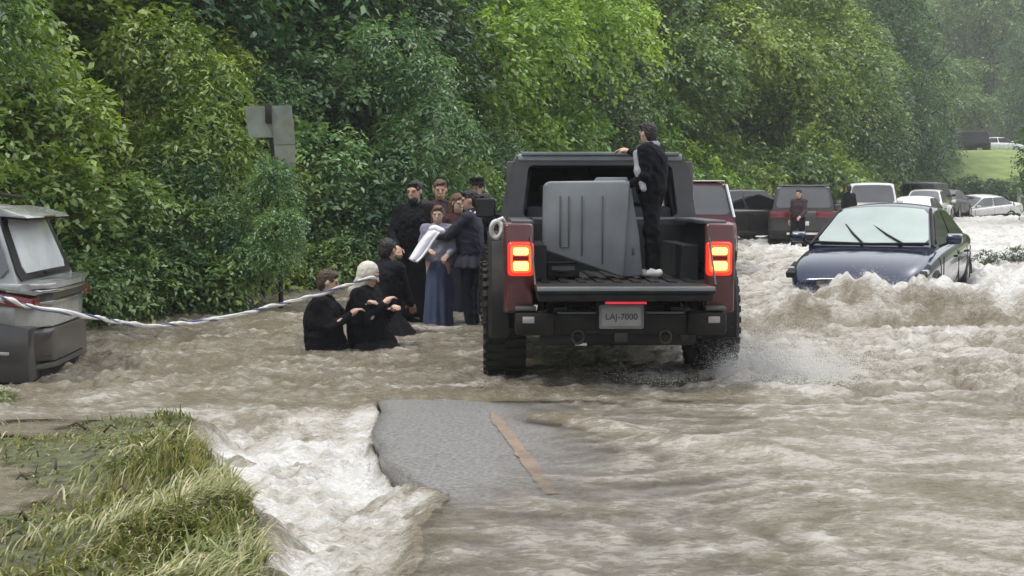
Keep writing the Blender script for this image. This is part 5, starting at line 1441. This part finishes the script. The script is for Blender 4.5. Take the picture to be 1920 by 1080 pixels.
# boy standing in the truck bed, turned away to the left, one hand on the roof
person('person', 'boy with black hair and pale shirt tail standing in the pickup bed', (W(1225, 519, 10.12).x, 10.30, 0.815), 62, 1.25,
       dict(wrR=(.30, .42, 1.42), elR=(.30, .14, 1.36), wrL=(-.20, .22, 1.00), elL=(-.24, -.02, 1.12), knR=(.07, .04, .5), knL=(-.07, -.04, .5), anR=(.05, .02, .09), anL=(-.08, -.08, .09), hed=(0, .05, 1.60)),
       head=(-30, -8, 0), top='black_cloth', bottom='black_cloth', shoes='white_part', skin='skin_pale', bulk=1.2)
boy = [o for o in COL.objects if o.name == 'person'][0]
solid('shirt', [ell((0, -.005, 1.055), (.062, .062, .040)), cap((-.125, .075, .98), (-.155, .05, .84), .034, .030, .02), cap((-.155, .05, .84), (-.165, .0, .70), .036, .024, .02)], M['shirt_cloth'], boy, 0.009)
# two people crouched in the flood with the strap
pA = W(606, 655, 12.25)
person('person', 'brown haired person in black crouching in the flood, holding the strap', (pA.x, 12.25, -0.76), -92, 1.66,
       dict(pel=(0, .02, .80), che=(0, .0, 1.15), nek=(0, .03, 1.33), hed=(0, .06, 1.475), shR=(.175, .0, 1.27), shL=(-.175, .0, 1.27), elR=(.24, .10, 1.02), wrR=(.14, .30, 1.16), elL=(-.22, .18, 1.10), wrL=(-.06, .42, 1.24), hiR=(.09, 0, .78), hiL=(-.09, 0, .78)),
       head=(8, -12, 0), hair='hair_brown', skin='skin_pale', coat=(0.62, 0.32, 0.33, 0, 0.05, 'black_cloth'), bulk=1.25, extra=[((-.07, .03, .74), (.07, .0, 1.08), .235, .18)])
pB = W(684, 655, 12.45)
person('person', 'person with pale headscarf and black coat crouching at the strap end', (pB.x, 12.45, -0.76), -108, 1.70,
       dict(pel=(0, .06, .82), che=(0, .02, 1.18), nek=(0, .03, 1.36), hed=(0, .05, 1.50), shR=(.175, .02, 1.30), shL=(-.175, .02, 1.30), elR=(.23, .12, 1.06), wrR=(.06, .24, 1.22), elL=(-.22, .14, 1.06), wrL=(-.03, .30, 1.16), hiR=(.09, 0, .80), hiL=(-.09, 0, .80)),
       head=(6, -18, 0), scarf='scarf_cloth', skin='skin_pale', coat=(0.62, 0.36, 0.38, 0.0, 0.10, 'black_cloth'), bulk=1.25, extra=[((-.07, .06, .76), (.07, .02, 1.08), .25, .18)])
pC = W(712, 640, 13.6)
person('person', 'dark haired person with dark red collar wading behind the pale headscarf', (pC.x, 13.6, -0.70), -30, 1.74,
       dict(che=(0, .08, 1.27), nek=(0, .12, 1.45), hed=(0, .17, 1.59), shR=(.175, .08, 1.39), shL=(-.175, .08, 1.39), elR=(.25, .15, 1.12), wrR=(.15, .38, 1.0), elL=(-.25, .15, 1.12), wrL=(-.15, .38, 1.0)),
       head=(-5, -10, 0), top='black_cloth', coat=(0.55, 0.44, 0.36, 0.10, 0, 'black_cloth'), bulk=1.4)
# tall bearded man in a long dark coat
pD = W(780, 598, 15.2)
person('person', 'tall bearded man in long dark coat beside the girl in blue', (pD.x, 15.2, -0.16), 170, 1.80,
       dict(elR=(.25, .10, 1.14), wrR=(.14, .30, 1.0), elL=(-.27, .06, 1.14), wrL=(-.20, .30, 1.02), hed=(.0, .03, 1.63)),
       head=(-14, -6, 0), beard='hair_dark', top='black_cloth', coat=(0.20, 0.34, 0.28, 0.12, 0.0, 'black_cloth'), bulk=1.25)
# girl in the blue dress
pE = W(822, 604, 14.9)
person('person', 'girl in grey top and long blue dress facing the camera', (pE.x, 14.9, -0.08), 176, 1.44,
       dict(elR=(.23, .08, 1.16), wrR=(.10, .25, 1.12), elL=(-.23, .06, 1.14), wrL=(-.16, .24, 1.05)),
       head=(0, -8, 0), hair='hair_red', longhair=True, top='greyblue_cloth', skirt=(0.0, 0.17, 0.16, 0, 0, 'blue_cloth'), skin='skin_pale')
# man in navy jacket reaching out
pF = W(884, 600, 14.9)
person('person', 'man in navy jacket with white shoulder stripe reaching out beside the pickup', (pF.x, 14.9, -0.16), 78, 1.70,
       dict(elL=(-.20, .24, 1.20), wrL=(-.16, .46, 1.20), elR=(.20, .22, 1.18), wrR=(.02, .42, 1.16), che=(0, .03, 1.28)), head=(15, -8, 0), top='navy_cloth', bottom='night_cloth', stripe='white_cloth', bulk=1.2, coat=(0.80, 0.27, 0.22, -0.03, 0, 'navy_cloth'))
# people crowded behind
pG = W(826, 590, 16.6)
person('person', 'brown haired person looking over the head of the girl in blue', (pG.x, 16.6, -0.12), 185, 1.80, None, head=(0, -8, 0), hair='hair_red', skin='skin', top='maroon_cloth', coat=(0.2, 0.25, 0.22, 0, 0, 'black_cloth'), h=0.013)
pH = W(858, 590, 16.3)
person('person', 'long haired person in dark red between girl and navy jacket', (pH.x, 16.3, -0.22), 200, 1.72, None, head=(15, -10, 0), hair='hair_red', longhair=True, top='darkred_cloth', skirt=(0.0, 0.25, 0.22, 0, 0, 'night_cloth'), skin='skin_pale', h=0.013)
pI = W(897, 590, 17.2)
person('person', 'person in flat black hat behind the navy jacket', (pI.x, 17.2, -0.05), 150, 1.74, None, head=(0, -4, 0), hat='black_cloth', top='black_cloth', bottom='black_cloth', h=0.013)
pJ = W(910, 590, 15.9)
person('person', 'dark haired person close to the pickup mirror behind the navy jacket', (pJ.x, 15.9, -0.18), 110, 1.68, None, head=(20, -6, 0), hair='hair_dark', longhair=True, top='black_cloth', bottom='night_cloth', skin='skin_pale', h=0.013)
# far figures in the queue
pK = W(1497, 455, 35.2)
person('person', 'person in maroon shirt wading past the dark off-roader', (pK.x, 35.2, -0.05), 140, 1.72, dict(knR=(.10, .16, .52), anR=(.10, .10, .10), knL=(-.10, 0, .50), anL=(-.10, -.20, .12), elL=(-.24, .10, 1.13), wrL=(-.2, .30, 1.0)), head=(10, 0, 0), top='maroon_cloth', bottom='black_cloth', h=0.016)
pL = W(1590, 430, 43.0)
person('person', 'person in black standing between dark off-roader and white pickup', (pL.x, 43.0, 0.05), 20, 1.82, None, top='black_cloth', bottom='black_cloth', h=0.016)

# ------------------------------------------------------------------ strap, cloth, sign
def build_strap():
    px = [(-260, 505, 9.2), (-90, 540, 9.3), (0, 558, 9.4), (60, 576, 9.5), (150, 590, 9.7), (215, 603, 10.0), (270, 610, 10.3), (350, 606, 10.7), (430, 593, 11.1), (500, 577, 11.5), (560, 562, 11.8), (620, 545, 12.0), (690, 523, 12.3), (708, 522, 12.4)]
    P = [W(*p) for p in px]
    # smooth resample
    pts = []
    for i in range(len(P) - 1):
        p0, p1, p2, p3 = P[max(i - 1, 0)], P[i], P[i + 1], P[min(i + 2, len(P) - 1)]
        n = 16
        for k in range(n):
            t = k / n
            pts.append(0.5 * ((2 * p1) + (p2 - p0) * t + (2 * p0 - 5 * p1 + 4 * p2 - p3) * t * t + (3 * p1 - p0 - 3 * p2 + p3) * t ** 3))
    pts.append(P[-1])
    r = empty('rescue_strap', pts[len(pts) // 2]); tag(r, 'twisted white and blue strap stretched from the left to the crouching people', 'strap')
    off = r.location
    for nm, ph, mt, rr in (('white_strand', 0, 'strap_white', 0.013), ('blue_strand', math.pi, 'strap_blue', 0.007), ('white_strand', math.pi / 2, 'strap_white', 0.010)):
        Q = []; RR = []
        for i, p in enumerate(pts):
            a = i * 0.36 + ph + 1.3 * math.sin(i * 0.17) + 0.6 * math.sin(i * 0.41)
            Q.append(p + Vector((0, math.cos(a), math.sin(a))) * 0.010 - off)
            RR.append(rr * (1 + 0.25 * math.sin(i * 0.7 + ph) + 0.2 * math.sin(i * 0.23 + 2 * ph)))
        tube(nm, Q, RR, M[mt], r, 8)
build_strap()
def build_cloth():
    a, b, c, d = W(805, 430, 14.55), W(826, 440, 14.5), W(783, 492, 14.35), W(768, 484, 14.4)
    r = empty('white_towel', (a + b + c + d) / 4); tag(r, 'white towel held out by the man in navy', 'towel')
    n = 14; V = []; F = []
    for i in range(n + 1):
        for k in range(9):
            t, s = i / n, k / 8
            p = a.lerp(b, s).lerp(d.lerp(c, s), t) - r.location
            p.y += 0.03 * math.sin(s * 9 + t * 2) * (0.4 + t); p.z += 0.02 * math.sin(t * 5 + s)
            V.append(p)
    for i in range(n):
        for k in range(8): F.append((i * 9 + k, i * 9 + k + 1, (i + 1) * 9 + k + 1, (i + 1) * 9 + k))
    o = link('sheet', raw_mesh('sheet', V, F), M['white_cloth'], r)
    md = o.modifiers.new('thickness', 'SOLIDIFY'); md.thickness = 0.02
    solid('bunched_end', [ell((a.x + .06 - r.location.x, a.y - r.location.y, a.z + .0 - r.location.z), (.07, .05, .05), None, .03), ell((a.x + .13 - r.location.x, a.y - r.location.y, a.z - .02 - r.location.z), (.05, .05, .04), None, .03)], M['white_cloth'], r, 0.01)
build_cloth()
def build_sign():
    b = W(527, 578, 16.9); Y = b.y
    r = empty('traffic_sign', (b.x, Y, -0.05)); tag(r, 'backs of three grey sign plates on a black post in the hedge', 'sign')
    f = lambda u, v: W(u, v, Y) - r.location
    tube('post', [f(528, 660), f(527, 570), f(524, 460), f(516, 330), f(504, 200)], 0.032, M['post'], r, 8)
    for nm, q, m, dy in (('sign_plate', ((460, 200), (548, 198), (553, 258), (468, 258)), 'sign_back', -0.05), ('lower_sign_plate', ((512, 226), (552, 223), (555, 272), (516, 273)), 'sign_back_dirty', -0.075), ('bottom_sign_plate', ((516, 272), (555, 271), (556, 314), (519, 315)), 'sign_back_dirty', -0.075)):
        bm = bmesh.new(); A = [f(*p) for p in q]
        t = [bm.verts.new((p.x, dy, p.z)) for p in A]; k = [bm.verts.new((p.x, dy + 0.006, p.z)) for p in A]
        bm.faces.new(t); bm.faces.new(k[::-1])
        for i in range(4): bm.faces.new((t[i], k[i], k[(i + 1) % 4], t[(i + 1) % 4]))
        bm_obj(nm, bm, M[m], r)
    a = f(505, 200); box('bracket', a.x - 0.04, a.x + 0.04, -0.10, -0.03, a.z - 0.22, a.z + 0.02, M['post'], r, 0.01)
    p = f(531, 476); box('reflector_strip', p.x - 0.02, p.x + 0.02, -0.06, -0.03, p.z - 0.12, p.z + 0.08, M['sign_back_dirty'], r)
build_sign()

# ------------------------------------------------------------------ spray thrown up by the right rear wheel, and along the crest
def build_spray():
    rng = np.random.RandomState(21)
    C = []
    def burst(c, n, sx, sy, sz, tilt=0.0, r0=0.0012, r1=0.0040):
        t = rng.rand(n) ** 1.6
        x = c[0] + rng.normal(0, sx, n) * (0.4 + t) + tilt * t; y = c[1] + rng.normal(0, sy, n); z = c[2] + t * sz * rng.rand(n) ** .4
        C.append(np.stack([x, y, z, rng.uniform(r0, r1, n) * (1.15 - 0.7 * t)], 1))
    burst((1.72, 10.25, 0.0), 9000, 0.10, 0.12, 0.36, 0.05)
    burst((2.05, 10.4, 0.02), 22000, 0.22, 0.30, 0.50, 0.25)
    burst((2.45, 10.4, 0.02), 14000, 0.30, 0.35, 0.30, 0.2)
    burst((1.2, 10.2, 0.0), 1500, 0.35, 0.2, 0.12)
    for x in np.linspace(2.7, 5.6, 26):
        h, f, d = water_fields(np.array([x]), np.array([14.2]))
        burst((x, 14.3, float(h[0]) - 0.03), 300, 0.07, 0.12, 0.13)
    C = np.concatenate(C)
    tet = np.array([[1, 1, 1], [1, -1, -1], [-1, 1, -1], [-1, -1, 1], ], float) / 1.2
    of = np.array([[0, 1, 2], [0, 2, 3], [0, 3, 1], [1, 3, 2]])
    V = (C[:, None, :3] + tet[None] * C[:, None, 3:]).reshape(-1, 3)
    F = (np.arange(len(C)) * 4)[:, None, None] + of[None]
    m = pm('spray_foam', (0.80, 0.80, 0.79), 0.5, var=0.05)
    tag(link('water_spray', raw_mesh('water_spray', V, F.reshape(-1, 3)), m), 'white spray thrown up by the pickup wheel', 'spray', kind='stuff')
build_spray()
# debris: dark clods and twigs caught on the grass edge
def build_debris():
    rng = random.Random(4)
    bm = bmesh.new()
    for k in range(26):
        y = rng.uniform(5.0, 8.2); x = float(bank_edge(y)) + rng.uniform(-1.6, 0.0)
        z = float(bank_z(np.array([x]), np.array([y]))[0][0])
        if z < -0.1: continue
        a = rng.uniform(0, 3.1); L = rng.uniform(0.05, 0.16)
        bm_tube(bm, [(x, y, z + 0.02), (x + L * .5 * math.cos(a), y + L * .5 * math.sin(a), z + 0.06), (x + L * math.cos(a), y + L * math.sin(a), z + 0.03)], [0.008, 0.007, 0.003], 5)
    tag(bm_obj('flood_debris', bm, M['bark'], None, smooth=True), 'dark twigs and clods caught in the bank grass', 'debris', kind='stuff')
build_debris()

# ------------------------------------------------------------------ damp air
def build_haze():
    hz = box('haze', -330, 330, -40, 420, -4, 110, None)
    hz.data.materials.clear()
    m = bpy.data.materials.new('damp_air'); m.use_nodes = True
    n = m.node_tree.nodes; l = m.node_tree.links
    n.remove(n['Principled BSDF'])
    v = n.new('ShaderNodeVolumePrincipled')
    v.inputs['Color'].default_value = (0.86, 0.90, 0.93, 1)
    v.inputs['Density'].default_value = HAZE
    l.new(v.outputs[0], n['Material Output'].inputs['Volume'])
    hz.data.materials.append(m)
    tag(hz, 'thin pale mist over the flooded valley', 'haze', kind='stuff')
HAZE = 0.0010
build_haze()
